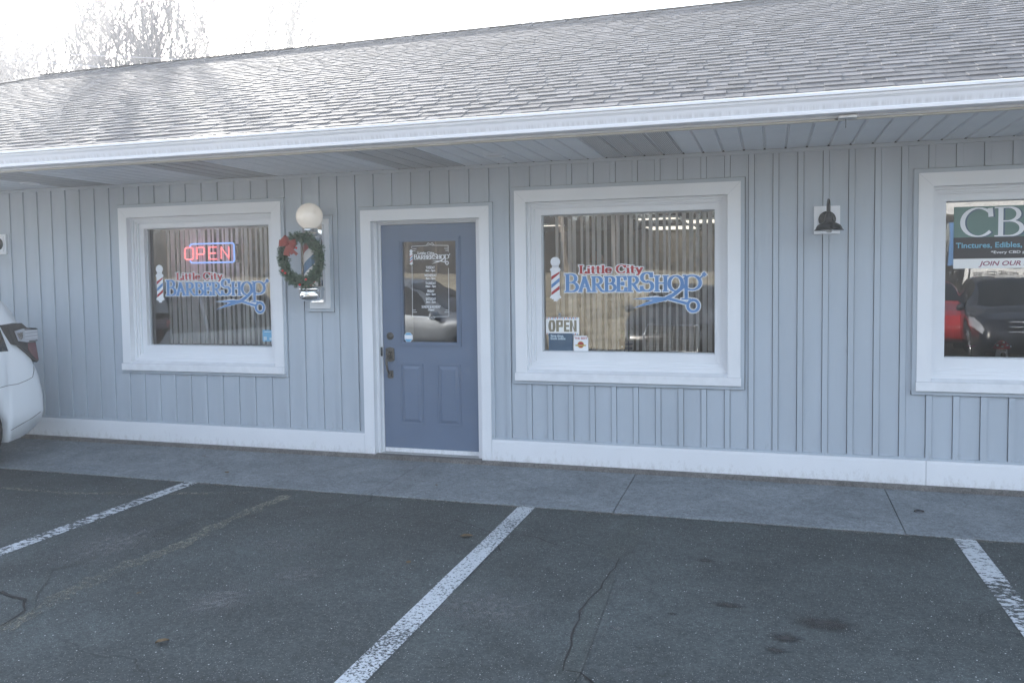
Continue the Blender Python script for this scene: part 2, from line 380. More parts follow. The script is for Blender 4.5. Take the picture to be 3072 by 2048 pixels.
def serif_text(mb, s, x0, z0, x1, h, y, thick, thin, grow=0.0, mi=0, caps=None, fit=True):
    """lays the string between x0 and x1; grow widens every stroke (outline layer)"""
    adv = sum(GL[c][0]*(caps[i] if caps else 1) for i, c in enumerate(s))
    kx = (x1-x0)/adv; x = x0; k = 0
    for i, c in enumerate(s):
        sc_ = caps[i] if caps else 1.0
        for st in GL[c][1]:
            pts = [(x+px*kx*sc_, z0+pz*h*sc_) for px, pz in st]
            k += 1
            ribbon(mb, pts, lambda d: (thin+(thick-thin)*abs(d.y)**1.2)*h*(.8+.2*sc_)+2*grow, grow+(thin*h*.35), y, (k%7)*.00004, mi)
        x += GL[c][0]*kx*sc_
def text_mesh(name, s, x0, z0, size, y, m_, parent, bold=0.0, width=None, extrude=0.0, align='LEFT', rot=0.0, shear=0.0):
    """flat built-in-font lettering in the x-z plane, facing -y"""
    cu = bpy.data.curves.new(name, 'FONT'); cu.body = s; cu.size = size; cu.offset = bold; cu.extrude = extrude
    cu.align_x = align; cu.resolution_u = 3; cu.shear = shear
    tmp = bpy.data.objects.new(name+"_tmp", cu); col.objects.link(tmp)
    bpy.context.view_layer.update()
    me = bpy.data.meshes.new_from_object(tmp.evaluated_get(bpy.context.evaluated_depsgraph_get()))
    bpy.data.objects.remove(tmp); bpy.data.curves.remove(cu)
    xs = [v.co.x for v in me.vertices]
    kx = 1.0
    if width: kx = width/(max(xs)-min(xs))
    mn = min(xs) if align == 'LEFT' else 0
    for v in me.vertices:
        X, Z, D = (v.co.x-mn)*kx, v.co.y, v.co.z
        v.co = (x0+X*math.cos(rot)-Z*math.sin(rot), y-D, z0+X*math.sin(rot)+Z*math.cos(rot))
    me.materials.clear(); me.materials.append(m_); me.name = name
    o = link(bpy.data.objects.new(name, me))
    if parent is not None: par(o, parent)
    return o

# ------------------------------------------------------------------ ground
def gz(x, y):
    if y > -11: return -.10
    t = min(1, (-11-y)/34.0); s = max(0, min(1, (x-8)/10.0))
    up = t*t*(3-2*t)*1.75 + .10*math.sin(x*.35+y*.2)*t
    dn = -t*3.2
    return -.10 + up*(1-s) + dn*s
xs = [-240,-180,-120,-90,-70]+[-50+2.5*i for i in range(41)]+[70,90,120,180,240]
ys = [240,180,120,60,20,0,-8,-11]+[-12-1.5*i for i in range(24)]+[-60,-80,-120,-180,-240]
gv = [(x, y, gz(x, y)) for y in ys for x in xs]; nx = len(xs)
M['grass'] = mat('dry_winter_grass', (.32,.28,.20), .95, .1, c2=(.58,.51,.37), vs_=1.6, bump=1.0, bs=12, detail=10, var=.3, stretch=(1,.35,1))
gr = mesh('ground', gv, [(j*nx+i, (j+1)*nx+i, (j+1)*nx+i+1, j*nx+i+1) for j in range(len(ys)-1) for i in range(nx-1)], M['grass'], smooth=True)
tag(gr, kind='structure')
lot = MB().box(-60, 60, -11.0, -1.075, -.3, -.04).box(-60,60,8.5,22,-.3,-.05).build('asphalt_lot', M['asphalt']); tag(lot, kind='structure')
def sheet(name, poly, m_, z, parent):
    return mesh(name, [(x, y, z) for x, y in poly], [tuple(range(len(poly)))], m_, parent)
def lineq(xa, ya, xb, yb, w_): return [(xa-w_/2,ya),(xa+w_/2,ya),(xb+w_/2,yb),(xb-w_/2,yb)]
for xa, xb, m_ in ((-1.165,-1.165,M['paint_worn']), (1.69,1.715,M['paint']), (4.50,4.53,M['paint_worn']), (7.35,7.38,M['paint']), (-6.85,-6.86,M['paint'])):
    q = lineq(xa, -1.10, xb, -5.4, .122); 
    n_ = 12; v = []; 
    for i in range(n_+1):
        t = i/n_; v += [(q[0][0]+(q[3][0]-q[0][0])*t+rnd.uniform(-.002,.002), -1.10-4.3*t, -.0345), (q[1][0]+(q[2][0]-q[1][0])*t+rnd.uniform(-.002,.002), -1.10-4.3*t, -.0345)]
    if xa == -1.165: v = [(x, y if i < n_*2 else y, z) for i, (x, y, z) in enumerate(v)]
    mesh('painted_line', v, [(2*i,2*i+1,2*i+3,2*i+2) for i in range(n_)], m_, lot)
def ribbonz(name, pts, w_, m_, z, jit=.01):
    v = []; P = [Vector(p) for p in pts]; Q = []
    for a, b in zip(P[:-1], P[1:]):
        k = max(2, int((b-a).length/.08))
        Q += [a+(b-a)*i/k for i in range(k)]
    Q.append(P[-1])
    for i, p in enumerate(Q):
        d = (Q[min(i+1,len(Q)-1)]-Q[max(i-1,0)]).normalized(); nn = Vector((-d.y, d.x)); ww = w_*rnd.uniform(.5,1.3)/2
        o_ = nn*rnd.uniform(-jit, jit)
        for s in (1,-1): q = p+o_+nn*ww*s; v.append((q.x, q.y, z))
    return mesh(name, v, [(2*i,2*i+1,2*i+3,2*i+2) for i in range(len(Q)-1)], m_, lot)
sheet('asphalt_patch', [(2.455,-1.13),(2.57,-1.14),(2.585,-1.5),(2.56,-1.9),(2.50,-1.99),(2.377,-1.945),(2.372,-1.84),(2.42,-1.55)], M['tar'], -.0362, lot)
sheet('asphalt_patch', [(2.47,-2.2),(2.54,-2.25),(2.57,-2.8),(2.60,-3.42),(2.57,-3.75),(2.47,-3.60),(2.50,-3.0),(2.44,-2.5)], M['tar'], -.0362, lot)
ribbonz('crack', [(2.52,-2.0),(2.50,-2.4),(2.46,-2.8),(2.49,-3.1),(2.52,-3.43),(2.60,-3.42),(2.75,-3.62)], .010, M['crackfill'], -.0352, .008)
ribbonz('crack', [(-.197,-3.724),(-.253,-3.537),(-.371,-3.423),(-.594,-3.376)], .016, M['crackfill'], -.0352)
ribbonz('crack', [(-.446,-1.47),(-.417,-2.0),(-.471,-2.363),(-.532,-2.81),(-.592,-3.052),(-.438,-3.285),(-.21,-3.525),(-.208,-3.72),(-.15,-4.3)], .030, M['tar'], -.0358, .014)
ribbonz('crack', [(1.30,-1.52),(1.66,-1.74),(1.80,-2.06)], .008, M['crackfill'], -.0348)
ribbonz('crack', [(1.75,-1.72),(1.95,-1.75),(2.1,-1.86)], .008, M['crackfill'], -.0348)
ribbonz('yellow_ghost_line', [(-.163,-3.753),(-.17,-3.543),(-.228,-3.26),(-.227,-2.9),(-.174,-2.42),(-.212,-1.92),(-.163,-1.24)], .13, M['yellow'], -.0355, .012)
ribbonz('yellow_ghost_line', [(-2.7,-1.65),(-1.9,-1.62),(-1.1,-1.45),(-.5,-1.25)], .07, M['yellow'], -.0355, .012)
def soft(name, c, lo, hi, sc_):
    M_ = paint(name, c, lo, hi-lo, sc_); n = M_.node_tree.nodes; l = M_.node_tree.links
    mx = next(q for q in n if q.type == 'MIX_SHADER'); src = mx.inputs[0].links[0].from_socket
    at = n.new("ShaderNodeAttribute"); at.attribute_name = 'edge'
    mu = n.new("ShaderNodeMath"); mu.operation = 'MULTIPLY'; l.new(src, mu.inputs[0]); l.new(at.outputs["Fac"], mu.inputs[1]); l.new(mu.outputs[0], mx.inputs[0]); return M_
M['oil'] = soft('oil_stain', (.030,.031,.031), .62, .95, 22); M['dust'] = soft('pale_scuff_dust', (.15,.157,.158), .52, .74, 26)
def blob(x, y, a, b, m_, z, nm):
    k = 20; ph = rnd.uniform(0,6); v = [(x, y, z)]; w_ = [1.0]
    for rr_, ww in ((.45,.85),(.8,.45),(1.25,0)):
        for i in range(k): v.append((x+rr_*a*math.cos(2*math.pi*i/k)*(1+.25*math.sin(3*i+ph)), y+rr_*b*math.sin(2*math.pi*i/k)*(1+.2*math.cos(2*i+ph)), z)); w_.append(ww)
    f = [(0,1+i,1+(i+1)%k) for i in range(k)]
    for r_ in range(2): f += [(1+r_*k+i, 1+(r_+1)*k+i, 1+(r_+1)*k+(i+1)%k, 1+r_*k+(i+1)%k) for i in range(k)]
    o = mesh(nm, v, f, m_, lot); at = o.data.attributes.new('edge', 'FLOAT', 'POINT'); at.data.foreach_set('value', w_); return o
for x, y, a, b in ((3.60,-2.64,.13,.07),(3.42,-2.85,.07,.045),(3.38,-2.99,.045,.03),(3.15,-2.53,.08,.03),(2.90,-2.715,.025,.015),(3.0,-1.9,.06,.03)):
    blob(x, y, a, b, M['oil'], -.0350, 'oil_stain')
for x, y, a, b in ((2.74,-2.45,.03,.014),(2.62,-2.44,.025,.01),(.9,-1.55,.05,.03),(2.78,-3.35,.04,.03),(1.35,-3.0,.03,.02),(-2.0,-1.5,.09,.05),(-1.7,-1.35,.07,.04),(.1,-1.5,.07,.03),(2.66,-2.95,.03,.03),(.62,-3.15,.16,.20),(.82,-2.75,.16,.16),(.45,-2.3,.25,.12),(2.0,-2.9,.3,.2),(-.6,-2.6,.25,.35)):
    blob(x, y, a, b, M['dust'], -.0351, 'pale_scuff')
M['edge'] = paint('edge_grit', (.13,.128,.115), .60, .05, 30, 1)
ribbonz('edge_grit', [(-9,-1.10),(9,-1.10)], .05, M['edge'], -.0354, .012)

# sidewalk slabs
swk = MB().box(-14, 16, -1.078, .13, -.3, -.05).build('sidewalk', M['found']); tag(swk, kind='structure')
q = MB(); L_ = 1.853
ny = 8; vv = []
me_s = None
for k in range(-8, 9):
    x0 = .456+1.86*k
    if me_s is None:
        b = MB(); b.add([(0,-1.085,-.034),(L_,-1.085,-.034),(L_,-1.09,-.22),(0,-1.09,-.22),(0,-1.075,-.030),(L_,-1.075,-.030),(0,.125,.0),(L_,.125,.0),(0,.125,-.22),(L_,.125,-.22)],
            [(0,3,2,1),(0,1,5,4),(4,5,7,6),(6,7,9,8),(0,4,6,8,3),(1,2,9,7,5)])
        o = b.build('slab', M['concrete'], swk); me_s = o.data
    else:
        o = link(bpy.data.objects.new('slab', me_s)); par(o, swk)
    o.location = (x0, 0, rnd.uniform(-.0015,.0015))
back = MB().box(-14,16,-.06,.02,-.2,.032).build('foundation_edge', M['found'], None)

# ------------------------------------------------------------------ the building
bld = empty('shop_building', (2, 3.84, 0), 'long single-storey shop building in pale blue-grey board and batten siding under a grey shingle roof', 'building')
par(back, bld)
XL, XR = -11.4, 13.4
WIN = [(-2.781, -.952), (1.296, 3.132), (4.385, 6.221), (-9.6, -7.7), (8.6, 10.6)]
WZ0, WZ1 = .733, 2.326
DOOR = (-.139, 1.069, 0.0, 2.211)
POLEB = (-.70, -.42, 1.305, 2.185)
openings = [(a-.035, b+.035, WZ0-.035, WZ1+.035) for a, b in WIN] + [(DOOR[0]-.03, DOOR[1]+.03, 0, DOOR[3]+.035), POLEB]
def cut(rects, op):
    out = []
    for (x0,x1,z0,z1) in rects:
        a,b,c,d = op
        if x1 <= a or x0 >= b or z1 <= c or z0 >= d: out.append((x0,x1,z0,z1)); continue
        if x0 < a: out.append((x0,a,z0,z1))
        if x1 > b: out.append((b,x1,z0,z1))
        xa, xb = max(x0,a), min(x1,b)
        if z0 < c: out.append((xa,xb,z0,c))
        if z1 > d: out.append((xa,xb,d,z1))
    return out
hol = [(a, b, WZ0, WZ1) for a, b in WIN] + [(DOOR[0]+.08, DOOR[1]-.08, 0, DOOR[3]-.08)]
rects = [(XL, XR, 0.0, 2.56)]
for h_ in hol: rects = cut(rects, h_)
b = MB()
for r_ in rects: b.box(r_[0], r_[1], .012, .14, r_[2], r_[3])
b.box(XL, XR, 7.55, 7.68, 0, 2.56).box(XL, XL+.12, .14, 7.55, 0, 2.56).box(XR-.12, XR, .14, 7.55, 0, 2.56)
wall = b.build('wall', M['core'], bld)
k0 = int((XL-1.386)/.1805)-1
for k in range(k0, 68):
    x = 1.386+.1805*k
    if x < XL or x+.18 > XR: continue
    for nm, xa, xb, ya, yb in (('batten', x, x+.040, -.0125, .014), ('siding_board', x+.0430, x+.1765, 0, .014)):
        rr = [(xa, xb, .214, 2.530)]
        for op in openings: rr = cut(rr, op)
        for (a,b_,c,d) in rr:
            if b_-a < .006 or d-c < .01: continue
            bobj(nm, (a, b_, ya, yb, c, d), M['siding'], wall)
# J-channels round the openings and under the soffit
def jch(x0,x1,z0,z1, nm='trim_channel', w_=.030, sides='LRTB'):
    b = MB()
    if 'L' in sides: b.box(x0-w_, x0, -.022, .013, z0-(w_ if 'B' in sides else 0), z1+w_).box(x0-w_-.006, x0-w_, -.008,.013, z0, z1+w_)
    if 'R' in sides: b.box(x1, x1+w_, -.022, .013, z0-(w_ if 'B' in sides else 0), z1+w_)
    if 'T' in sides: b.box(x0, x1, -.0222, .013, z1, z1+w_)
    if 'B' in sides: b.box(x0, x1, -.0222, .013, z0-w_, z0)
    return b.build(nm, M['siding'], wall)
for a, b_ in WIN: jch(a, b_, WZ0, WZ1)
jch(DOOR[0], DOOR[1], .214, DOOR[3], sides='LRT')
jch(-.665, -.455, 1.34, 2.15)
b = MB().box(XL, XR, -.024, .012, 2.530, 2.5565).box(XL, DOOR[0]-.03, -.018, .012, .2145, .232).box(DOOR[1]+.03, XR, -.018, .012, .2145, .232)
b.build('trim_channel', M['siding'], wall)
# baseboards
for x0, x1 in ((-11.4,-6.6),(-6.597,-.142),(1.072,4.456),(4.459,10.6),(10.603,13.4)):
    bobj('baseboard', (x0, x1, -.031, .01, .031, .196), M['white'], bld)
    bobj('baseboard_cap', (x0, x1, -.026, .01, .1962, .214), M['white'], bld)

# windows
def frame(b, x0,x1,z0,z1, wx, wz, y0, y1, wzb=None):
    wzb = wz if wzb is None else wzb
    b.box(x0, x0+wx, y0, y1, z0, z1).box(x1-wx, x1, y0, y1, z0, z1)
    b.box(x0+wx, x1-wx, y0, y1, z1-wz, z1).box(x0+wx, x1-wx, y0, y1, z0, z0+wzb)
def window(x0, x1):
    b = MB()
    z0, z1 = .80, WZ1; c = .098
    # mitred casing (left, right, head) with returns
    b.add([(x0,-.030,z0),(x0+c,-.030,z0),(x0+c,-.030,z1-c),(x0,-.030,z1),(x0,.012,z0),(x0,.012,z1),(x0+c,.075,z0),(x0+c,.075,z1-c)],
          [(0,1,2,3),(4,0,3,5),(1,6,7,2),(4,6,1,0)])
    b.add([(x1-c,-.030,z0),(x1,-.030,z0),(x1,-.030,z1),(x1-c,-.030,z1-c),(x1,.012,z0),(x1,.012,z1),(x1-c,.075,z0),(x1-c,.075,z1-c)],
          [(0,1,2,3),(1,4,5,2),(6,0,3,7),(4,1,0,6)])
    b.add([(x0+.0006,-.0303,z1),(x1-.0006,-.0303,z1),(x1-c,-.0303,z1-c),(x0+c,-.0303,z1-c),(x0,.012,z1),(x1,.012,z1),(x0+c,.075,z1-c),(x1-c,.075,z1-c)],
          [(0,3,2,1),(0,1,5,4),(3,6,7,2)])
    for xm_, s_ in ((x0, 1), (x1, -1)):
        ribbon(b, [(xm_+s_*.004, z1-.004), (xm_+s_*(c-.004), z1-c+.004)], lambda d: .0016, 0, -.0306, 0, 1)
    win = b.build('window', [M['white'], M['dgrey']], bld)
    MB().box(x0-.006, x1+.004, -.0435, -.030, .7982, .8006).build('caulk_line', M['dgrey'], win)
    s = MB().box(x0-.006, x1+.004, -.045, .012, WZ0, .798).box(x0+c, x1-c, .012, .10, .79, .822)
    s.add([(x0+c,-.045,.798),(x1-c,-.045,.798),(x1-c,.012,.8225),(x0+c,.012,.8225)], [(0,1,2,3)])
    s.build('sill', M['sill'], win)
    f = MB(); xa, xb, za, zb = x0+c, x1-c, .822, z1-c
    frame(f, xa, xb, za, zb, .022, .022, .030, .16, .030)
    frame(f, xa+.022, xb-.022, za+.030, zb-.022, .018, .018, .050, .16, .022)
    frame(f, xa+.040, xb-.040, za+.052, zb-.040, .012, .012, .066, .16, .016)
    f.build('window_frame', M['white'], win)
    f = MB(); frame(f, xa+.052, xb-.052, za+.068, zb-.052, .052, .052, .085, .17, .078)
    f.build('sash', M['white'], win)
    g = MB(); frame(g, xa+.104, xb-.104, za+.146, zb-.104, .006, .006, .128, .150)
    g.build('glazing_bead', M['dgrey'], win)
    mesh('pane', [(xa+.10,.15,za+.14),(xb-.10,.15,za+.14),(xb-.10,.15,zb-.10),(xa+.10,.15,zb-.10)], [(0,1,2,3)], M['pane'], win)
    return win
wins = [window(a, b_) for a, b_ in WIN]

# logo ---------------------------------------------------------------
def logo(win, x0, x1, zb, y, white_only=False):
    """BARBERSHOP lettering from x0 (left of B) to x1 (tip of the P arm), baseline zb"""
    k = (x1-x0)/1.160; H = .120*k
    fx = lambda u: x0+u*k; fz = lambda u: zb+u*k
    caps = [1.2,1,1,1,1,1,1.25,1,1]
    blue = M['dwhite'] if white_only else M['dblue']; red = M['dwhite'] if white_only else M['dred']
    def layer(m_, grow, yy, nm, nmr, redm):
        b = MB(); serif_text(b, 'BARBERSHO', fx(0.0), fz(0.0), fx(.978), H, yy, .24, .085, grow, 0, caps)
        # P with scissor arm
        wf = lambda d: (.085+.14*abs(d.y)**1.2)*H+2*grow
        ribbon(b, [(fx(1.0),fz(-.065)),(fx(1.0),fz(.12))], wf, grow, yy, .00031)
        ribbon(b, [(fx(.965),fz(-.065)),(fx(1.035),fz(-.065))], wf, grow+.003*k, yy, .00033)
        ribbon(b, [(fx(.975),fz(.122)),(fx(1.0),fz(.122))], wf, grow+.002*k, yy, .00035)
        ribbon(b, [(fx(x_), fz(z_)) for x_, z_ in arc(1.045,.065,.066,.058,155,-165,20)], wf, grow, yy, .00037)
        ribbon(b, [(fx(1.095),fz(.090)),(fx(1.14),fz(.128))], lambda d: .014*k+2*grow, grow, yy, .00027)
        ribbon(b, [(fx(1.132),fz(.122)),(fx(1.152),fz(.140))], lambda d: .030*k+2*grow, grow, yy, .00025)
        def poly(ps, j):
            c_ = Vector((sum(p[0] for p in ps)/len(ps), sum(p[1] for p in ps)/len(ps)))
            qs = []
            for p in ps:
                d = Vector(p)-c_; qs.append(Vector(p)+d.normalized()*grow*1.3/k if d.length else Vector(p))
            b.add([(fx(p.x), yy-j, fz(p.y)) for p in qs], [tuple(range(len(qs)))])
        poly([(.565,-.062),(.76,-.048),(.84,-.052),(.86,-.064),(.78,-.076)], .00041)
        poly([(.574,-.139),(.68,-.092),(.78,-.060),(.84,-.046),(.865,-.066),(.80,-.086)], .00043)
        ribbon(b, [(fx(.83),fz(-.066)),(fx(.90),fz(-.030)),(fx(.985),fz(.040))], lambda d: .028*k+2*grow, grow, yy, .00045)
        ribbon(b, [(fx(.84),fz(-.056)),(fx(.93),fz(-.080)),(fx(1.015),fz(-.103))], lambda d: .022*k+2*grow, grow, yy, .00047)
        ribbon(b, [(fx(x_), fz(z_)) for x_, z_ in arc(1.055,-.119,.044,.046,0,360,22)], lambda d: .022*k+2*grow, 0, yy, .00049)
        b.build(nm, m_, win)
        b = MB(); serif_text(b, 'Little City', fx(.125), fz(.150), fx(.655), .064*k, yy-.0006, .33, .10, grow, 0)
        b.build(nmr, redm, win)
    if not white_only:
        layer(M['dwhite'], .0075*k, y, 'lettering_outline', 'lettering_outline', M['dwhite'])
    layer(blue, 0, y-.0014, 'lettering', 'lettering', red)
def pole_decal(win, xc, zt, zb, w_, y, ghost=False):
    h = zt-zb; b = MB()
    z_c1 = zb+h*.78; z_c0 = zb+h*.0
    zz = lambda t: zb+h*t
    disc = [(xc+w_*.50*math.cos(2*math.pi*i/20), zz(.88)+w_*.50*math.sin(2*math.pi*i/20)) for i in range(20)]
    b.add([(x, y, z) for x, z in disc], [tuple(range(20))])
    for t0, t1, ww in ((.745,.79,.35),(.715,.745,.5),(.69,.715,.56),(.665,.69,.48),(.13,.665,.44),(.10,.13,.5),(.07,.10,.58),(.045,.07,.4),(.0,.045,.2)):
        b.box(xc-w_*ww, xc+w_*ww, y, y+.0003, zz(t0), zz(t1))
    b.build('pole_emblem', M['dgrey'] if ghost else M['dwhite'], win)
    for j, m_ in ((0, M['dred']), (1, M['dblue']), (2, M['dred'])):
        s = MB(); z0 = zz(.13+.20*j) if j < 2 else zz(.53)
        z0 = zz((.115, .29, .47)[j]); lo, hi = zz(.135), zz(.66)
        x0, x1 = xc-w_*.42, xc+w_*.42; ht = h*.085; sl = h*.15
        P4 = [(x0, z0), (x1, z0+sl), (x1, z0+sl+ht), (x0, z0+ht)]
        P4 = [(x, min(max(z, lo), hi)) for x, z in P4]
        s.add([(x, y-.0006, z) for x, z in P4], [(0,1,2,3)]); s.build('pole_emblem_stripe', m_, win)
YD = .1475
x0, zb = SC(1.703, 1.478, .06, YD); x1, _ = SC(2.867, 1.6, .06, YD)
logo(wins[1], x0, x1, zb, YD)
xc, zt = SC(1.625, 1.773, .06, YD); _, zb2 = SC(1.6, 1.398, .06, YD)
pole_decal(wins[1], xc, zt, zb2, .085, YD)
x0, zb = SC(-2.316, 1.466, .06, YD); x1, _ = SC(-1.15, 1.6, .06, YD)
logo(wins[0], x0, x1, zb, YD)
xc, zt = SC(-2.386, 1.769, .06, YD); _, zb2 = SC(-2.39, 1.395, .06, YD)
pole_decal(wins[0], xc, zt, zb2, .085, YD)
# small blue sticker, window 1
M['lblue'] = mat('light_blue_print', (.14,.40,.62), .5)
M['pale'] = mat('pale_print', (.55,.68,.76), .5)
xa, za = SC(-1.235, 1.134, .06, YD); xb, zb_ = SC(-1.124, 1.026, .06, YD)
st = MB().box(xa, xb, YD, YD+.0004, zb_, za).build('window_sticker', M['lblue'], wins[0])
MB().box(xa+.012, xa+.045, YD-.0008, YD-.0004, zb_+.01, zb_+.045).box(xa+.02, xb-.02, YD-.0008, YD-.0004, za-.022, za-.014).box(xb-.036, xb-.012, YD-.0008, YD-.0004, zb_+.012, zb_+.036).build('window_sticker_print', M['pale'], wins[0])

# door -----------------------------------------------------------------
b = MB()
X0, X1, ZT = DOOR[0], DOOR[1], DOOR[3]; c = .100
b.add([(X0,-.031,-.004),(X0+c,-.031,-.004),(X0+c,-.031,ZT-.097),(X0,-.031,ZT),(X0,.02,-.004),(X0,.02,ZT),(X0+c,.04,-.004),(X0+c,.04,ZT-.097)],[(0,1,2,3),(4,0,3,5),(1,6,7,2)])
b.add([(X1-.088,-.031,-.004),(X1,-.031,-.004),(X1,-.031,ZT),(X1-.088,-.031,ZT-.097),(X1,.02,-.004),(X1,.02,ZT),(X1-.088,.04,-.004),(X1-.088,.04,ZT-.097)],[(0,1,2,3),(1,4,5,2),(6,0,3,7)])
b.add([(X0+.0006,-.0313,ZT),(X1-.0006,-.0313,ZT),(X1-.088,-.0313,ZT-.097),(X0+c,-.0313,ZT-.097),(X0,.02,ZT),(X1,.02,ZT),(X0+c,.04,ZT-.097),(X1-.088,.04,ZT-.097)],[(0,3,2,1),(0,1,5,4),(3,6,7,2)])
b.build('door_casing', M['white'], bld)
b = MB().box(X0+c-.001, -.014, .038, .19, -.004, 2.13).box(-.0145, -.003, .092, .19, .0, 2.10).box(.917, .928, .092, .19, 0, 2.10).box(.9275, X1-.086, .038, .19, -.004, 2.13)
b.box(-.014, .9275, .038, .19, 2.100, 2.131).box(-.003,.917,.092,.19,2.086,2.0998)
b.build('door_jamb', M['white'], bld)
MB().box(-.039, .982, .02, .20, -.01, .030).box(-.03,.97,-.01,.02,-.01,.012).build('threshold', M['steel'], bld)
# door slab with real window hole and raised panels
gx0, gx1, gz0, gz1 = .205, .729, 1.034, 1.929
b = MB()
for r_ in cut([(0.0, .914, .072, 2.082)], (gx0, gx1, gz0, gz1)): b.box(r_[0], r_[1], .10, .145, r_[2], r_[3])
door = b.build('door', M['door'], bld)
b = MB(); frame(b, gx0-.046, gx1+.030, gz0-.036, gz1+.040, .012, .012, .092, .102)
frame(b, gx0-.034, gx1+.018, gz0-.024, gz1+.028, .014, .014, .086, .102)
frame(b, gx0-.020, gx1+.004, gz0-.010, gz1+.014, .016, .012, .094, .102); b.build('glass_moulding', M['door'], door)
mesh('pane', [(gx0,.115,gz0),(gx1,.115,gz0),(gx1,.115,gz1),(gx0,.115,gz1)], [(0,1,2,3)], M['dpane'], door)
for a, c_ in ((.162,.386),(.521,.744)):
    b = MB(); z0, z1 = .291, .842
    frame(b, a, c_, z0, z1, .012, .012, .0935, .1005)
    i0, i1 = .022, .048
    v = [(a+i0,.1004,z0+i0),(c_-i0,.1004,z0+i0),(c_-i0,.1004,z1-i0),(a+i0,.1004,z1-i0),(a+i1,.0905,z0+i1),(c_-i1,.0905,z0+i1),(c_-i1,.0905,z1-i1),(a+i1,.0905,z1-i1)]
    b.add(v, [(0,1,5,4),(1,2,6,5),(2,3,7,6),(3,0,4,7),(4,5,6,7)])
    b.build('raised_panel', M['door'], door)
bobj('door_sweep', (.004, .910, .094, .14, .034, .071), M['white'], door)
# hardware
fk = lambda x, z: SC(x, z, .06, .085)
x, z = fk(.083, 1.088)
MB().lathe([(.034,0),(.034,.006),(.030,.010),(.012,.013),(.011,.022),(0,.023)], (x, .10, z), 20, 0, 'y').build('deadbolt', M['bronze'], door, True)
x, z = fk(.080, .920)
MB().prism([(x-.040,z-.052),(x-.02,z-.060),(x,z-.064),(x+.02,z-.060),(x+.040,z-.052),(x+.040,z+.056),(x+.02,z+.062),(x,z+.068),(x-.02,z+.062),(x-.040,z+.056)], .088, .102).build('handle_plate', M['bronze'], door)
MB().prism([(x-.026,z-.18-.030),(x,z-.18-.036),(x+.026,z-.18-.030),(x+.026,z-.18+.036),(x-.026,z-.18+.036)], .090, .102).build('handle_plate', M['bronze'], door)
MB().tube([(x,.09,z-.005),(x-.004,.055,z-.012),(x-.008,.035,z-.04),(x-.006,.030,z-.08),(x,.034,z-.13),(x+.002,.055,z-.17),(x+.002,.092,z-.185)], [.010,.011,.012,.011,.009,.008,.008], 10).build('door_handle', M['bronze'], door, True)
MB().tube([(x,.092,z+.02),(x,.06,z+.022),(x-.002,.045,z+.015)], [.010,.012,.006], 8).build('thumb_latch', M['bronze'], door, True)
MB().box(-.018,-.004,.070,.092,.905,.985).box(-.030,-.018,.072,.080,.935,.955).build('strike_plate', M['black'], bld)
for zh in (.35, 1.05, 1.86): MB().tube([(.9225,.086,zh-.045),(.9225,.086,zh+.045)], .007, 8).build('hinge', M['white'], bld, True)
# door lettering
yd = .1135
logo(door, .309, .66, 1.772, yd, True)
pole_decal(door, .285, 1.862, 1.722, .030, yd)
for i, (t1, t2) in enumerate((('TUESDAY','8am - 5pm'),('WEDNESDAY','8am - 5pm'),('THURSDAY','10am - 7pm'),('FRIDAY','8am - 5pm'),('SATURDAY','8am - 2pm'),('SUNDAY & MONDAY','Closed'))):
    z = 1.688-i*.0698
    text_mesh('lettering', t1, .468, z, .031, yd, M['dwhite'], door, .0008, (.085,.118,.100,.070,.098,.182)[i], align='CENTER')
    text_mesh('lettering', t2, .468, z-.024, .021, yd, M['dwhite'], door, .0009, None, align='CENTER')
b = MB()
def ln(p, q): ribbon(b, [p, q], lambda d: .0035, .0015, yd, 0)
ln((.292,1.889),(.43,1.893)); ln((.51,1.893),(.641,1.889)); ln((.292,1.889),(.292,1.875)); ln((.641,1.889),(.641,1.835))
ln((.292,1.715),(.287,1.264)); ln((.641,1.690),(.637,1.264)); ln((.287,1.264),(.425,1.262)); ln((.515,1.262),(.637,1.264))
for zz_, s_ in ((1.866,.035),(1.848,.026)): ln((.300,zz_),(.300+s_,zz_)); ln((.641,zz_-.002),(.641-s_,zz_-.002))
for zz_, s_ in ((1.320,.030),(1.302,.040)): ln((.289,zz_),(.289+s_,zz_)); ln((.638,zz_),(.638-s_,zz_))
for zc, fl in ((1.900,1),(1.255,-1)):
    for s_ in (1,-1):
        pts = [(.47+s_*(.020+ (.018*(1-t/16))*math.cos(R(200-t*32))), zc+fl*((.018*(1-t/16))*math.sin(R(200-t*32)))) for t in range(15)]
        ribbon(b, pts, lambda d: .003, 0, yd, .0001)
        ln((.47+s_*.045, zc-.006*fl), (.47+s_*.028, zc-.004*fl))
b.build('lettering_border', M['dwhite'], door)
xo, zo = .243, 1.076
oc = lambda r_: [(xo+r_*math.cos(R(22.5+45*i)), zo+r_*math.sin(R(22.5+45*i))) for i in range(8)]
b = MB(); b.add([(x, yd, z) for x, z in oc(.046)], [tuple(range(8))], 0); b.add([(x, yd-.0004, z) for x, z in oc(.043)], [tuple(range(8))], 1)
b.box(xo-.040, xo+.040, yd-.001, yd-.0008, zo-.017, zo+.019, 0)
b.build('octagonal_sticker', [M['dwhite'], M['lblue']], door)

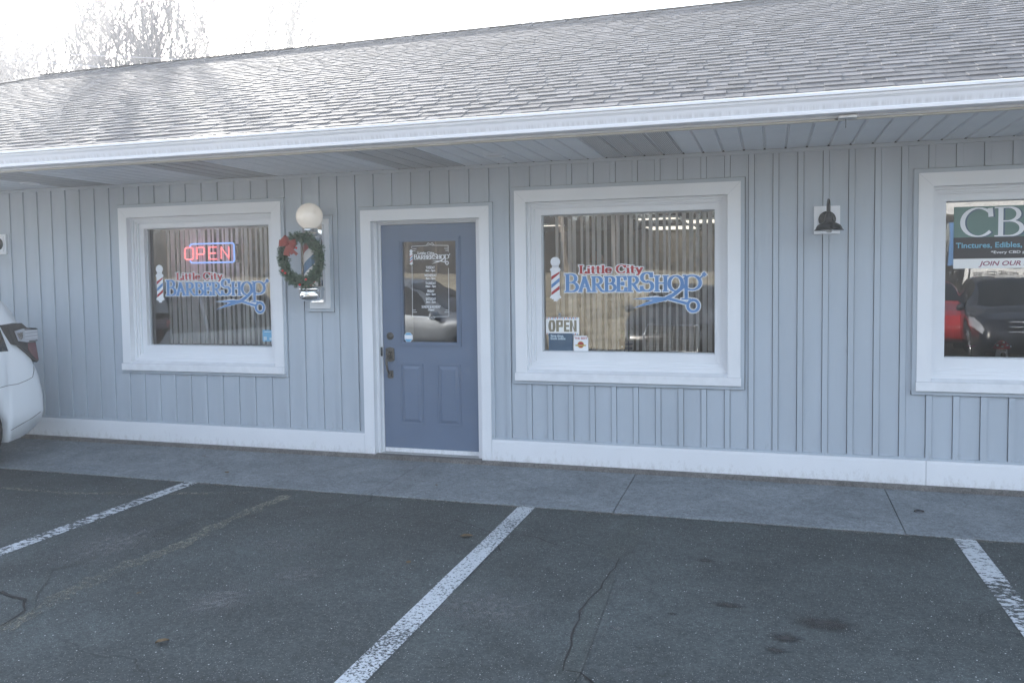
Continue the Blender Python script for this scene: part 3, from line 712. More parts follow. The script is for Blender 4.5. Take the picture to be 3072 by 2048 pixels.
# soffit ---------------------------------------------------------------
sof = MB().box(-12.6, 14.6, -1.19, 0.011, 2.572, 2.59).box(-12.6, XL, 0.011, 7.7, 2.572, 2.59).build('soffit', M['soffit'], bld)
P0 = 1.619-.1535*100
def panel_mesh(m_):
    b = MB(); w_ = .1535
    b.add([(0.004,0,.010),(.012,0,0),(w_-.012,0,0),(w_-.004,0,.010),(.004,1.19,.010),(.012,1.19,0),(w_-.012,1.19,0),(w_-.004,1.19,.010)], [(0,1,5,4),(1,2,6,5),(2,3,7,6)])
    me = bpy.data.meshes.new('soffit_panel'); me.from_pydata(b.v, [], b.f); me.materials.append(m_); return me
pm, pv = panel_mesh(M['soffit']), panel_mesh(M['perf'])
for k in range(0, 200):
    x = P0+.1535*k
    if x < -12.5 or x > 14.4: continue
    g_ = round((x-2.075)/.1535)
    vent = (g_ % 12) in (0,1,2,3) and x < 3.5
    o = link(bpy.data.objects.new('soffit_panel', pv if vent else pm)); par(o, sof); o.location = (x, -1.19, 2.5585)
    if vent: o['label'] = 'perforated vented panel'
MB().box(-12.6,14.6,-1.225,-1.19,2.545,2.572).build('soffit_channel', M['beige'], bld)
MB().box(-12.7,14.7,-1.250,-1.226,2.556,2.712).build('fascia', M['white'], bld)
MB().box(-12.75,14.75,-1.275,-1.2505,2.698,2.716).build('drip_edge', M['beige'], bld)
# gutter with dirt streaks in its own material
def gutter_mat():
    M_ = mat('white_gutter', (.72,.73,.77), .35, .5)
    n = M_.node_tree.nodes; l = M_.node_tree.links; b = n["Principled BSDF"]
    g = n.new("ShaderNodeNewGeometry").outputs["Position"]
    mp = n.new("ShaderNodeMapping"); mp.inputs["Scale"].default_value = (42, 1, 1.5); l.new(g, mp.inputs[0])
    s1 = ramp(n, l, noise(n, l, mp.outputs[0], 1.0, 4, .7), .38, (.54,.54,.56), .62, (.72,.73,.77))
    sx = n.new("ShaderNodeSeparateXYZ"); l.new(g, sx.inputs[0])
    z1 = ramp(n, l, sx.outputs[2], 0, G(0), 1, G(1))
    mr = n.new("ShaderNodeMapRange"); mr.inputs[1].default_value = 2.588; mr.inputs[2].default_value = 2.604; l.new(sx.outputs[2], mr.inputs[0])
    mr2 = n.new("ShaderNodeMapRange"); mr2.inputs[1].default_value = 2.630; mr2.inputs[2].default_value = 2.606; l.new(sx.outputs[2], mr2.inputs[0])
    mu = n.new("ShaderNodeMath"); mu.operation = 'MULTIPLY'; l.new(mr.outputs[0], mu.inputs[0]); l.new(mr2.outputs[0], mu.inputs[1])
    mu2 = n.new("ShaderNodeMath"); mu2.operation = 'MULTIPLY'; mu2.inputs[1].default_value = .85; l.new(mu.outputs[0], mu2.inputs[0])
    l.new(mixc(n, l, mu2.outputs[0], (.74,.75,.79), s1), b.inputs["Base Color"]); return M_
M['gutter'] = gutter_mat()
gp = [(-1.2520,2.692),(-1.2520,2.566),(-1.338,2.566),(-1.350,2.570),(-1.352,2.586),(-1.346,2.592),(-1.352,2.615),(-1.366,2.640),(-1.378,2.656),(-1.381,2.668),(-1.392,2.672),(-1.393,2.688),(-1.384,2.692),(-1.380,2.686),(-1.380,2.676),(-1.345,2.585),(-1.262,2.572),(-1.262,2.690)]
v = []; f = []; xs_ = (-12.9, 14.9)
for x in xs_: v += [(x, y, z) for y, z in gp]
n_ = len(gp); f = [(i, i+n_, (i+1)%n_+n_, (i+1)%n_) for i in range(n_)] + [tuple(range(n_)), tuple(range(2*n_-1, n_-1, -1))]
mesh('gutter', v, f, M['gutter'], bld)
# roof -----------------------------------------------------------------
A = math.atan(5/12); TA = 5/12
EY, EZ, RY = -1.265, 2.716, 3.84
RZ = EZ+(RY-EY)*TA; HL = -7.70; HR = 10.0; CL = HL-(RY-EY); CR = HR+(RY-EY); BY = 2*RY-EY
v = [(CL,EY,EZ),(CR,EY,EZ),(HR,RY,RZ),(HL,RY,RZ),(CL,BY,EZ),(CR,BY,EZ)]
dz = -.012
roof = mesh('roof', [(x, y, z+dz) for x, y, z in v]+[(x, y, z+dz-.02) for x, y, z in v], [(0,1,2,3),(1,5,2),(5,4,3,2),(4,0,3),(6,9,8,7),(7,8,11),(11,8,9,10),(10,9,6)], M['underlay'], bld)
EXP = .143; NROW = int((RY-EY)/math.cos(A)/EXP)+1
nv = Vector((0, -math.sin(A), math.cos(A))); uv = Vector((0, math.cos(A), math.sin(A)))
tabs = []
rs = random.Random(3)
for r_ in range(NROW):
    s0 = r_*EXP; y_mid = EY+s0*math.cos(A)
    xl = CL+(y_mid-EY)+.05; xr = CR-(y_mid-EY)-.05
    x = xl-rs.uniform(0,.2)
    hi = rs.random() < .5
    while x < xr:
        w_ = rs.uniform(.08,.18) if not hi else rs.uniform(.11,.25)
        xa, xb = max(x, xl), min(x+w_, xr)
        if xb-xa > .02: tabs.append((r_, s0, xa, xb, hi, rs.uniform(-.002,.002)))
        x += w_; hi = not hi if rs.random() < .85 else hi
    
def tab_geom(t, x0):
    r_, s0, xa, xb, hi, jt = t
    th = .0080 if hi else .0045
    a = Vector((0,EY,EZ))+uv*(s0+jt*.5); b_ = Vector((0,EY,EZ))+uv*(s0+EXP*1.18)
    lo0 = a-nv*.008; up0 = a+nv*(th+.002); up1 = b_+nv*(th*.25-.001)
    P = []
    for x in (xa-x0+.0006, xb-x0-.0006):
        for p in (lo0, up0, up1): P.append((x, p.y, p.z))
    return P, [(0,3,4,1),(1,4,5,2),(0,1,2),(3,5,4)]
def dist(t):
    p = Vector(((t[2]+t[3])/2, EY+t[1]*math.cos(A), EZ+t[1]*math.sin(A))); d = p-CAM
    z_ = d.dot(F); 
    inside = z_ > 0 and abs(d.dot(R2)/z_) < 1536/FPX
    return d.length if inside else 99
order = sorted(range(len(tabs)), key=lambda i: dist(tabs[i]))
near = set(order[:300])
big = MB()
for i, t in enumerate(tabs):
    if i in near:
        P, f_ = tab_geom(t, 0); mesh('shingle', P, f_, M['shingle'], roof)
    else:
        P, f_ = tab_geom(t, 0); big.add(P, f_)
# rear slope and hip ends: courses far from view, joined in the same field
for r_ in range(NROW):
    y0 = BY-r_*EXP*math.cos(A); z0 = EZ+r_*EXP*math.sin(A)
    big.add([(CL+(BY-y0),y0,z0-.004),(CR-(BY-y0),y0,z0-.004),(CR-(BY-y0),y0,z0+.012),(CL+(BY-y0),y0,z0+.012),(CR-(BY-y0)-.14,y0-.15,z0+.062+.002),(CL+(BY-y0)+.14,y0-.15,z0+.062+.002)],[(0,1,2,3),(3,2,4,5)])
    for sgn, xc in ((1, CL), (-1, CR)):
        d_ = r_*EXP*math.cos(A); x0_ = xc+sgn*d_; 
        big.add([(x0_,EY+d_,z0-.004),(x0_,BY-d_,z0-.004),(x0_,BY-d_,z0+.012),(x0_,EY+d_,z0+.012),(x0_+sgn*.15,BY-d_-.14,z0+.064),(x0_+sgn*.15,EY+d_+.14,z0+.064)],[(0,1,2,3),(3,2,4,5)])
sf = big.build('shingle_field', M['shingle'], roof); sf['kind'] = 'stuff'
# ridge caps
b = MB(); hw_ = .135
b.add([(0,-hw_,-hw_*TA+.004),(.22,-hw_,-hw_*TA+.016),(.22,0,.034),(0,0,.018),(.22,hw_,-hw_*TA+.016),(0,hw_,-hw_*TA+.004),(.22,-hw_,-hw_*TA-.004),(.22,0,.010),(.22,hw_,-hw_*TA-.004),(0,-hw_,-hw_*TA-.006)],
      [(0,1,2,3),(3,2,4,5),(1,6,7,2),(2,7,8,4),(0,9,6,1)])
me_c = bpy.data.meshes.new('ridge_cap'); me_c.from_pydata(b.v, [], b.f); me_c.materials.append(M['shingle'])
x = HL-.05; k = 0
while x < HR:
    o = link(bpy.data.objects.new('ridge_cap', me_c)); par(o, roof)
    o.location = (x, RY, RZ+.006+.005*math.sin(k*1.7)); o.rotation_euler = (0, 0, rs.uniform(-.01,.01)); x += .150; k += 1
hp = Vector((CL,EY,EZ)); hq = Vector((HL,RY,RZ)); hd_ = (hq-hp)
ln_ = hd_.length; k = 0
b = MB(); e1 = hd_.normalized(); side = e1.cross(Vector((0,0,1))).normalized()
while k*.30 < ln_-.1:
    p = hp+e1*(k*.30)+Vector((0,0,.022)); q_ = p+e1*.34; u_ = Vector((0,0,.012))
    A1 = p+side*.13-Vector((0,0,.040)); A2 = q_+side*.13-Vector((0,0,.040)); B1 = p-side*.13-Vector((0,0,.040)); B2 = q_-side*.13-Vector((0,0,.040))
    b.add([p+u_,q_,A1+u_,A2,B1+u_,B2,p,A1,B1],[(0,2,3,1),(0,1,5,4),(0,6,7,2),(0,4,8,6)]); k += 1
b.build('hip_cap', M['shingle'], roof)

# interior -----------------------------------------------------------------
b = MB(); b.box(XL+.2, XR-.2, .145, 7.54, -.02, .01).build('interior_floor', M['dark'], bld)
MB().box(XL+.2, XR-.2, .15, 7.54, 2.36, 2.38).build('interior_ceiling', M['room'], bld)
MB().box(XL+.2, XR-.2, 7.42, 7.54, .01, 2.36).build('interior_wall', M['room'], bld)
MB().box(3.85, 3.97, .16, 7.42, .01, 2.36).build('interior_wall', M['room'], bld)
MB().box(-4.1, -3.98, .16, 7.42, .01, 2.36).build('interior_wall', M['room'], bld)
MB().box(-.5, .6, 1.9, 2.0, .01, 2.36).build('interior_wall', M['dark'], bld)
for i, (x, y, w_, d_, lab) in enumerate(((1.93,4.4,.55,.40,'long ceiling light panel high inside the large middle window, nearest the glass'),(2.42,5.3,.42,.9,'bright ceiling light panel at the top right of the middle window'),(1.85,6.8,.75,1.1,'lower wide ceiling light panel seen deeper inside the middle window'),(-3.2,6.6,1.2,.6,'thin glowing ceiling light behind the neon sign in the left window'),(-1.2,6.6,1.2,.6,'thin glowing ceiling light at the right edge of the left window'),(.25,5.2,.3,.3,'small ceiling light at the left edge inside the middle window'))):
    e = empty('ceiling_light', (x, y, 2.35), lab, 'ceiling light', 'ceiling lights inside the barber shop')
    b = MB(); frame3 = ((x-w_/2-.03, x-w_/2, y-d_/2, y+d_/2),(x+w_/2, x+w_/2+.03, y-d_/2, y+d_/2),(x-w_/2-.03, x+w_/2+.03, y-d_/2-.03, y-d_/2),(x-w_/2-.03, x+w_/2+.03, y+d_/2, y+d_/2+.03))
    for q in frame3: b.box(*q, 2.335, 2.358)
    b.build('light_frame', M['white'], e); MB().box(x-w_/2, x+w_/2, y-d_/2, y+d_/2, 2.340, 2.356).build('light_lens', M['lit'], e)

# recessed soffit lights -------------------------------------------------
M['lens'] = mat('frosted_lens', (.66,.67,.66), .5)
for (x, y, lab) in ((1.294,-.524,'round white recessed light in the soffit above and right of the door'), (-3.42,-.437,'round white recessed light in the soffit near the left edge of the photo')):
    e = empty('recessed_light', (x, y, 2.557), lab, 'soffit light', 'recessed lights in the soffit')
    MB().lathe([(.062,-.001),(.064,-.010),(.084,-.008),(.088,.0005)], (x, y, 2.5575), 28).build('trim_ring', M['white'], e, True)
    MB().lathe([(0,-.004),(.062,-.004)], (x, y, 2.5575), 28).build('lens', M['lens'], e)

# gutter bracket
e = empty('wire_clip_bracket', (3.795,-1.215,2.56), 'bent metal bracket with a hanging wire clipped under the gutter near the black lamp', 'bracket')
MB().box(3.745,3.850,-1.300,-1.226,2.546,2.5545).box(3.845,3.850,-1.300,-1.226,2.5545,2.563).box(3.745,3.85,-1.304,-1.300,2.546,2.561).build('bracket_plate', M['steel'], e)
MB().tube([(3.787,-1.25,2.548),(3.788,-1.25,2.52),(3.787,-1.25,2.492)], .0022, 6).build('hanging_wire', M['black'], e)
MB().tube([(3.725,-1.235,2.552),(3.742,-1.24,2.545),(3.735,-1.238,2.558)], .004, 6).build('wire_end', M['black'], e)

# ------------------------------------------------------------------ wall lamps
def gooseneck(x, label):
    e = empty('wall_lamp', (x, 0, 2.008), label, 'wall lamp', 'black gooseneck lamps on the shop wall')
    b = MB().box(x-.092, x+.092, -.030, .0, 1.903, 2.111)
    b.box(x-.066, x+.066, -.036, -.030, 1.930, 2.088); b.build('mounting_plate', M['white'], e)
    MB().lathe([(.062,0),(.062,.008),(.056,.014),(.030,.019),(0,.020)], (x, -.036, 2.010), 28, 0, 'y').build('wall_rose', M['black'], e, True)
    yc = -.25; zr = 1.917
    pts = [(x, -.05, 2.03), (x, -.085, 2.045), (x, -.11, 2.08)]
    for i in range(11):
        a = R(180-i*18); pts.append((x, -.18-.068*math.cos(R(180)-a)*-1 if False else -.18+.070*math.cos(R(i*18)), 2.085+.058*math.sin(R(i*18))))
    pts += [(x, yc, 2.06), (x, yc, 2.035)]
    MB().tube(pts, .0095, 12).build('arm', M['black'], e, True)
    pr = [(.0,.133),(.014,.133),(.021,.128),(.024,.118),(.0245,.112),(.027,.110),(.030,.085),(.034,.066),(.046,.056),(.062,.050),(.078,.040),(.088,.026),(.094,.008),(.101,.006),(.102,.002),(.099,0)]
    MB().lathe([(r_, z+zr) for r_, z in pr], (x, yc, 0), 40).build('shade', M['black'], e, True)
    pi = [(.098,.001),(.091,.006),(.085,.026),(.075,.037),(.060,.046),(.030,.060),(0,.062)]
    MB().lathe([(r_, z+zr) for r_, z in pi], (x, yc, 0), 40).build('shade_lining', M['white'], e, True)
    pb = [(0,-.016),(.015,-.013),(.025,-.002),(.027,.010),(.024,.022),(.014,.040),(.013,.06)]
    MB().lathe([(r_, z+zr) for r_, z in pb], (x, yc, 0), 20).build('bulb', M['lens'], e, True)
    return e
gooseneck(3.759, 'black gooseneck wall lamp on a white plate between the middle and right windows')
gooseneck(-4.308, 'black gooseneck wall lamp mostly cut off by the left edge of the photo')

# ------------------------------------------------------------------ barber pole
px_, py_ = -.547, -.20
e = empty('barber_pole', (px_, py_, 1.41), 'chrome barber pole with a glowing white globe, on the wall left of the door', 'barber pole')
MB().box(-.665,-.455,-.032,.012,1.341,2.149).build('mounting_board', M['white'], e)
MB().box(-.62,-.50,-.075,-.033,1.40,2.10).box(-.60,-.52,-.125,-.075,1.455,1.53).box(-.60,-.52,-.125,-.075,1.985,2.05).build('wall_bracket', M['chrome'], e)
M['globe'] = mat('opal_globe', (.86,.80,.72), .18, .5)
gb = M['globe'].node_tree.nodes["Principled BSDF"]; gb.inputs["Emission Color"].default_value = (1,.86,.70,1); gb.inputs["Emission Strength"].default_value = .03
MB().lathe([(.118*math.sin(R(a)), 2.163-.118*math.cos(R(a))) for a in range(28, 181, 8)], (px_, py_, 0), 40).build('globe', M['globe'], e, True)
MB().lathe([(.052,2.062),(.066,2.060),(.070,2.045),(.070,2.022),(.085,2.015),(.104,2.000),(.108,1.985),(.108,1.965),(.098,1.960),(.095,1.93),(.088,1.925)], (px_, py_, 0), 40).build('top_cap', M['chrome'], e, True)
def stripe_mat():
    M_ = bpy.data.materials.new('spiral_stripes'); M_.use_nodes = True
    n = M_.node_tree.nodes; l = M_.node_tree.links; b = n["Principled BSDF"]; b.inputs["Roughness"].default_value = .35
    g = n.new("ShaderNodeTexCoord"); sx = n.new("ShaderNodeSeparateXYZ"); l.new(g.outputs["Object"], sx.inputs[0])
    at = n.new("ShaderNodeMath"); at.operation = 'ARCTAN2'; l.new(sx.outputs[1], at.inputs[0]); l.new(sx.outputs[0], at.inputs[1])
    dv = n.new("ShaderNodeMath"); dv.operation = 'DIVIDE'; dv.inputs[1].default_value = 2*math.pi; l.new(at.outputs[0], dv.inputs[0])
    ma = n.new("ShaderNodeMath"); ma.operation = 'MULTIPLY_ADD'; ma.inputs[1].default_value = -2.9; l.new(sx.outputs[2], ma.inputs[0]); l.new(dv.outputs[0], ma.inputs[2])
    ad = n.new("ShaderNodeMath"); ad.inputs[1].default_value = 10.34; l.new(ma.outputs[0], ad.inputs[0])
    fr = n.new("ShaderNodeMath"); fr.operation = 'FRACT'; l.new(ad.outputs[0], fr.inputs[0])
    r_ = n.new("ShaderNodeValToRGB"); r_.color_ramp.interpolation = 'CONSTANT'; l.new(fr.outputs[0], r_.inputs[0])
    el = r_.color_ramp.elements; el[0].position = 0; el[0].color = (.05,.16,.30,1); el[1].position = .26; el[1].color = (.82,.82,.80,1)
    q = el.new(.5); q.color = (.45,.08,.08,1); q = el.new(.74); q.color = (.82,.82,.80,1)
    l.new(r_.outputs[0], b.inputs["Base Color"]); return M_
o = MB().lathe([(.062,-.215),(.062,.215)], (0,0,0), 40).build('striped_cylinder', stripe_mat(), e, True); o.location = (px_, py_, 1.745)
MB().lathe([(.083,1.53),(.083,1.95)], (px_, py_, 0), 40).build('glass_tube', M['clear'], e, True)
MB().lathe([(.090,1.548),(.100,1.546),(.116,1.538),(.119,1.525),(.119,1.508),(.108,1.500),(.110,1.497),(.110,1.455),(.106,1.436),(.092,1.422),(.06,1.414),(0,1.412)], (px_, py_, 0), 40).build('bottom_cap', M['chrome'], e, True)
for s in (-1, 1): MB().tube([(px_+s*.088, py_+.02, 1.54), (px_+s*.088, py_+.02, 1.96)], .006, 8).build('side_rod', M['chrome'], e, True)

# ------------------------------------------------------------------ wreath
wc = Vector((-.545, -.345, 1.782))
e = empty('christmas_wreath', wc, 'green artificial wreath with a red bow hung on the front of the barber pole', 'wreath')
M['needle'] = mat('artificial_pine_needles', (.030,.075,.040), .6, .3, c2=(.065,.13,.075), vs_=40)
M['ribbon'] = mat('red_velvet_ribbon', (.24,.045,.035), .75, .2, var=.1)
M['berry'] = mat('red_berry', (.55,.03,.03), .25, .5)
rw = random.Random(11); b = MB()
def ringp(a): 
    return wc+Vector((.180*math.cos(a), 0, .196*math.sin(a)))
for i in range(520):
    a = 2*math.pi*i/520+rw.uniform(-.05,.05); c0 = ringp(a)
    out = Vector((math.cos(a), 0, math.sin(a)))
    ph = rw.uniform(0, 2*math.pi); tng = Vector((-math.sin(a), 0, math.cos(a)))
    dr = (out*math.cos(ph)+Vector((0,-1,0))*math.sin(ph)).normalized()
    if dr.y > .5: dr.y = -dr.y
    dr = (dr+tng*rw.uniform(-.9,.9)).normalized(); L_ = rw.uniform(.050,.075)
    tip = c0+dr*L_
    sd_ = dr.orthogonal().normalized(); s2 = dr.cross(sd_)
    for j in range(34):
        t = j/34; p = c0+(tip-c0)*t; an = rw.uniform(0, 6.283)
        nd = (sd_*math.cos(an)+s2*math.sin(an)+dr*rw.uniform(.5,1.0)).normalized(); nl = rw.uniform(.020,.036)*(1.1-.5*t)
        w_ = nd.orthogonal().normalized()*.0020
        b.add([p-w_, p+w_, p+nd*nl], [(0,1,2)])
nd_ = b.build('needles', M['needle'], e); nd_['kind'] = 'stuff'
MB().tube([ringp(2*math.pi*i/40) for i in range(41)], .034, 8).build('wreath_core', mat('wreath_core_green', (.02,.045,.025), .9, .1), e)
bc = wc+Vector((-.072, -.085, .132))
def loop(dx, dz, w_, nm='bow_loop'):
    b = MB(); d = Vector((dx, 0, dz)); L_ = d.length; d.normalize(); n_ = Vector((-d.z, 0, d.x)); v = []
    pts = []
    for i in range(13):
        t = i/12; a = 2*math.pi*t
        pts.append((L_*(.5-.5*math.cos(a)), -.026*math.sin(a)-.004, (.25+.75*math.sin(math.pi*t))))
    for (u, yy, ww) in pts:
        for s in (-1, 1): q = bc+d*u+n_*(w_*ww*s)+Vector((0,yy,0)); v.append(q)
    b.add(v, [(2*i,2*i+1,2*i+3,2*i+2) for i in range(12)]); return b.build(nm, M['ribbon'], e, True)
def tail(dx, dz, w_):
    b = MB(); d = Vector((dx, 0, dz)); L_ = d.length; d.normalize(); n_ = Vector((-d.z, 0, d.x)); v = []
    for i in range(7):
        t = i/6
        for s in (-1, 0, 1): v.append(bc+d*(L_*t)+n_*(w_*(.35+.65*t)*s)+Vector((0,-.008-.014*math.sin(3*t)-(.006 if s == 0 else 0),0)))
    b.add(v, [(3*i+k,3*i+k+1,3*i+k+4,3*i+k+3) for i in range(6) for k in (0,1)]); return b.build('bow_tail', M['ribbon'], e, True)
loop(-.095, .010, .030); loop(-.055, .062, .026); loop(.070, .018, .024); loop(.060,-.03,.020); tail(-.018, -.100, .034); tail(.042, -.088, .020); tail(.085,-.095,.014)
MB().lathe([(.014*math.sin(R(a)), -.014*math.cos(R(a))) for a in range(0, 181, 20)], (bc.x, bc.y-.022, bc.z), 12).build('bow_knot', M['ribbon'], e, True)
for dx, dz in ((-190,-128),(-155,-155),(110,-230),(-5,128),(-30,200),(30,-290)):
    p = wc+Vector((dx/1316, -.082, dz/1316)); b = MB().lathe([(.0105*math.sin(R(a)), -.0105*math.cos(R(a))) for a in range(0, 181, 20)], p, 12); b.build('berry', M['berry'], e, True)

# ------------------------------------------------------------------ things in the windows
def blinds(x0, x1, zt, zb, y, n, w0, angs, label, gap_ends=None):
    e = empty('vertical_blinds', ((x0+x1)/2, y, zb), label, 'vertical blinds', 'vertical blinds in the shop windows')
    MB().box(x0-.05, x1+.05, y-.03, y+.03, zt, zt+.045).build('headrail', M['slat'], e)
    for i in range(n):
        x = x0+(x1-x0)*i/(n-1)+rnd.uniform(-.008,.008); a = angs(i)+rnd.uniform(-.45,.35); t = a+rnd.uniform(-.12,.12); w_ = w0*rnd.uniform(.72,1.25)
        v = []
        for z, aa in ((zt, a), (zb+rnd.uniform(-.004,.004), t)):
            for s in (-1,-.33,.33,1):
                u = s*w_/2; bow = .006*(1-s*s)
                v.append((x+u*math.cos(aa)-bow*math.sin(aa), y+u*math.sin(aa)+bow*math.cos(aa), z))
        mesh('slat', v, [(0,1,5,4),(1,2,6,5),(2,3,7,6)], M['slat'], e, True)
    return e
k2 = lambda x: SC(x, 0, .22, .24)[0]
blinds(k2(1.60), k2(2.94), 2.115, .975, .235, 26, .030, lambda i: R(14) if i < 15 else R(4), 'open white vertical blinds behind the middle window with the potted plant')
blinds(k2(-2.44), k2(-1.05), 2.115, .975, .290, 27, .034, lambda i: R(14) if i < 12 else R(2), 'white vertical blinds behind the neon sign in the left window')

# neon OPEN sign
yn = .225
e = empty('neon_open_sign', (-1.92, yn, 1.78), 'glowing red and blue neon OPEN sign hanging in the left window', 'neon sign')
u0, u1, w0, w1 = -2.150, -1.640, 1.782, 1.968
M['acryl'] = mat('clear_sign_backing', (.05,.055,.06), .3, .5)
MB().box(u1-.005, u1+.030, yn+.005, yn+.035, w0-.006, w1-.01).build('transformer_housing', M['acryl'], e)
def rr_path(a, b_, c, d, r_):
    p = []
    for cx, cz, s in ((b_-r_, d-r_, 90), (b_-r_, c+r_, 0), (a+r_, c+r_, -90), (a+r_, d-r_, -180)):
        p += [(cx+r_*math.cos(R(s-t)), cz+r_*math.sin(R(s-t))) for t in (0,30,60,90)]
    return p
pb = rr_path(u0, u1, w0, w1, .022)
P_ = [(u0, yn, w1-.045)] + [(x, yn, z) for x, z in rr_path(u0, u1, w0, w1, .022)[12:][::1]] 
P_ = [(u0, yn, w1-.040), (u0, yn, w1-.022), (u0+.008, yn, w1-.006), (u0+.022, yn, w1)] + [(x, yn, z) for x, z in pb[:12]] + [(u0, yn, w0+.040)]
MB().tube(P_, .0085, 10).build('blue_tube', M['neon_b'], e, True)
def lt(nm, strokes):
    b = MB()
    for s in strokes: b.tube([(x, yn-.012, z) for x, z in s], .0078, 8)
    b.build(nm, M['neon_r'], e, True)
zl, zh = 1.815, 1.932; lw = .098; gp_ = .0365; lx = -2.202
def L_at(i): return lx+i*(lw+gp_+.0065)
x = L_at(0); r_ = .016
lt('letter_tube', [[(x+r_,zl),(x+lw-r_,zl),(x+lw,zl+r_),(x+lw,zh-r_),(x+lw-r_,zh),(x+r_,zh),(x,zh-r_),(x,zl+r_),(x+r_,zl),(x+r_+.006,zl)]])
x = L_at(1); lt('letter_tube', [[(x,zl),(x,zh),(x+lw-r_-.01,zh),(x+lw-.01,zh-r_),(x+lw-.01,zl+.066),(x+lw-r_-.01,zl+.050),(x,zl+.050)]])
x = L_at(2); lt('letter_tube', [[(x+lw-.01,zh),(x,zh),(x,zl),(x+lw-.01,zl)],[(x,(zl+zh)/2),(x+lw-.02,(zl+zh)/2)]])
x = L_at(3); lt('letter_tube', [[(x,zl),(x,zh),(x+lw-.01,zl),(x+lw-.01,zh)]])
for x in (-2.07,-1.70): 
    b = MB()
    for i in range(7): z0_ = 1.975+i*.019; b.tube([(x, yn, z0_),(x+.003, yn+.002*(i%2), z0_+.016)], .0022, 5)
    b.build('chain', M['steel'], e)

# OPEN placard
ya = .1445; S2 = lambda x, z: SC(x, z, .1, ya)
M['card'] = mat('white_card', (.84,.84,.83), .6); M['gold'] = mat('dull_gold_letter', (.24,.21,.14), .6, var=.15, vs_=20)
pa, pz1 = S2(1.528, 1.260); pb_, pz0 = S2(1.816, 1.112)
e = empty('open_placard', ((pa+pb_)/2, ya, pz0), 'white placard reading OPEN with red and blue striped edges, low in the middle window', 'placard')
MB().box(pa, pb_, ya, ya+.004, pz0, pz1).build('card', M['card'], e)
W_ = pb_-pa
for j, (xx, w_) in enumerate(((.075,.215),(.31,.205),(.545,.165),(.725,.20))):
    ch = 'OPEN'[j]; x = pa+W_*xx; cw = W_*w_; z0, z1 = pz0+.026, pz1-.024; h = z1-z0; b = MB(); yy = ya-.001; t = cw*.40
    B = lambda a, b2, c, d: b.box(a, b2, yy, yy+.0006, c, d)
    if ch == 'O':
        for k in range(16):
            pass
        o_ = [(x+cw/2+cw/2*math.cos(q)*(1 if True else 0), z0+h/2+max(-1,min(1,1.25*math.sin(q)))*h/2) for q in [2*math.pi*i/32 for i in range(32)]]
        i_ = [(x+cw/2+cw*.11*math.cos(q), z0+h/2+max(-1,min(1,1.25*math.sin(q)))*h*.33) for q in [2*math.pi*i/32 for i in range(32)]]
        b.add([(p[0],yy,p[1]) for p in o_]+[(p[0],yy,p[1]) for p in i_], [(i,(i+1)%32,32+(i+1)%32,32+i) for i in range(32)])
    elif ch == 'P': B(x,x+t,z0,z1); B(x+t,x+cw,z1-h*.17,z1); B(x+t,x+cw,z0+h*.40,z0+h*.57); B(x+cw-t*.85,x+cw,z0+h*.57,z1-h*.17)
    elif ch == 'E': B(x,x+t,z0,z1); B(x+t,x+cw,z1-h*.18,z1); B(x+t,x+cw,z0,z0+h*.18); B(x+t,x+cw*.93,z0+h*.42,z0+h*.58)
    else:
        B(x,x+t*.85,z0,z1); B(x+cw-t*.85,x+cw,z0,z1); b.add([(x+t*.84,yy-.0002,z1),(x+cw-t*.84,yy-.0002,z0),(x+cw-t*.3,yy-.0002,z0),(x+t*.3,yy-.0002,z1)],[(0,1,2,3)])
    b.build('letter', M['gold'], e)
for z0, z1 in ((pz1-.013, pz1-.001), (pz0+.001, pz0+.013)):
    for i in range(18):
        x = pa+.004+i*(W_-.012)/18
        mesh('edge_stripe', [(x,ya-.001,z0),(x+.008,ya-.001,z0),(x+.012,ya-.001,z1),(x+.004,ya-.001,z1)], [(0,1,2,3)], M['dblue'] if i % 2 else M['dred'], e)
xs2, zs2 = S2(1.664, 1.278)
MB().lathe([(.003,.018),(.008,.016),(.012,.008),(.026,.001),(.027,0)], (xs2, ya-.004, zs2), 20, 0, 'y').build('suction_cup', M['clear'], e, True)
# booking card
c0, c1 = S2(1.551, 1.125); c2_, c3 = S2(1.762, .975)
M['navy'] = mat('slate_blue_poster', (.06,.11,.17), .5)
e = empty('booking_poster', ((c0+c2_)/2, ya-.006, c3), 'dark blue poster reading Save time, book online, below the OPEN placard', 'poster')
MB().box(c0, c2_, ya-.006, ya-.003, max(c3, .972), c1).build('sheet', M['navy'], e)
text_mesh('lettering', 'Save time,', c0+.019, c1-.032, .030, ya-.0075, M['pale'], e, .0008, .115)
text_mesh('lettering', 'book online', c0+.019, c1-.054, .030, ya-.0075, M['pale'], e, .0008, .130)
# award card
d0, d1 = S2(1.769, 1.106); d2, d3 = S2(1.894, .978)
e = empty('award_card', ((d0+d2)/2, ya-.002, d3), 'white award card reading THE BEST with a red and gold seal, beside the blue poster', 'card')
MB().prism([(d0,.974),(d2,.974),(d2,d1-.030),(d2-.006,d1-.012),(d2-.016,d1),(d0,d1)], ya-.003, ya).build('sheet', M['dwhite'], e)
text_mesh('lettering', 'THE BEST', d0+.006, d1-.030, .024, ya-.0042, M['dred'], e, .0006, .112)
M['sealg'] = mat('seal_gold', (.50,.38,.12), .5)
xm, zm = (d0+d2)/2-.002, (d1+.974)/2-.012
MB().lathe([(0,.0),(.029,0)], (xm, ya-.0036, zm), 24, 0, 'y').build('seal', M['sealg'], e)
MB().lathe([(0,.0),(.024,0)], (xm, ya-.0040, zm), 24, 0, 'y').build('seal_centre', M['dred'], e)
MB().box(xm-.046, xm+.046, ya-.0046, ya-.0043, zm-.012, zm+.000).build('seal_ribbon', M['sealg'], e)
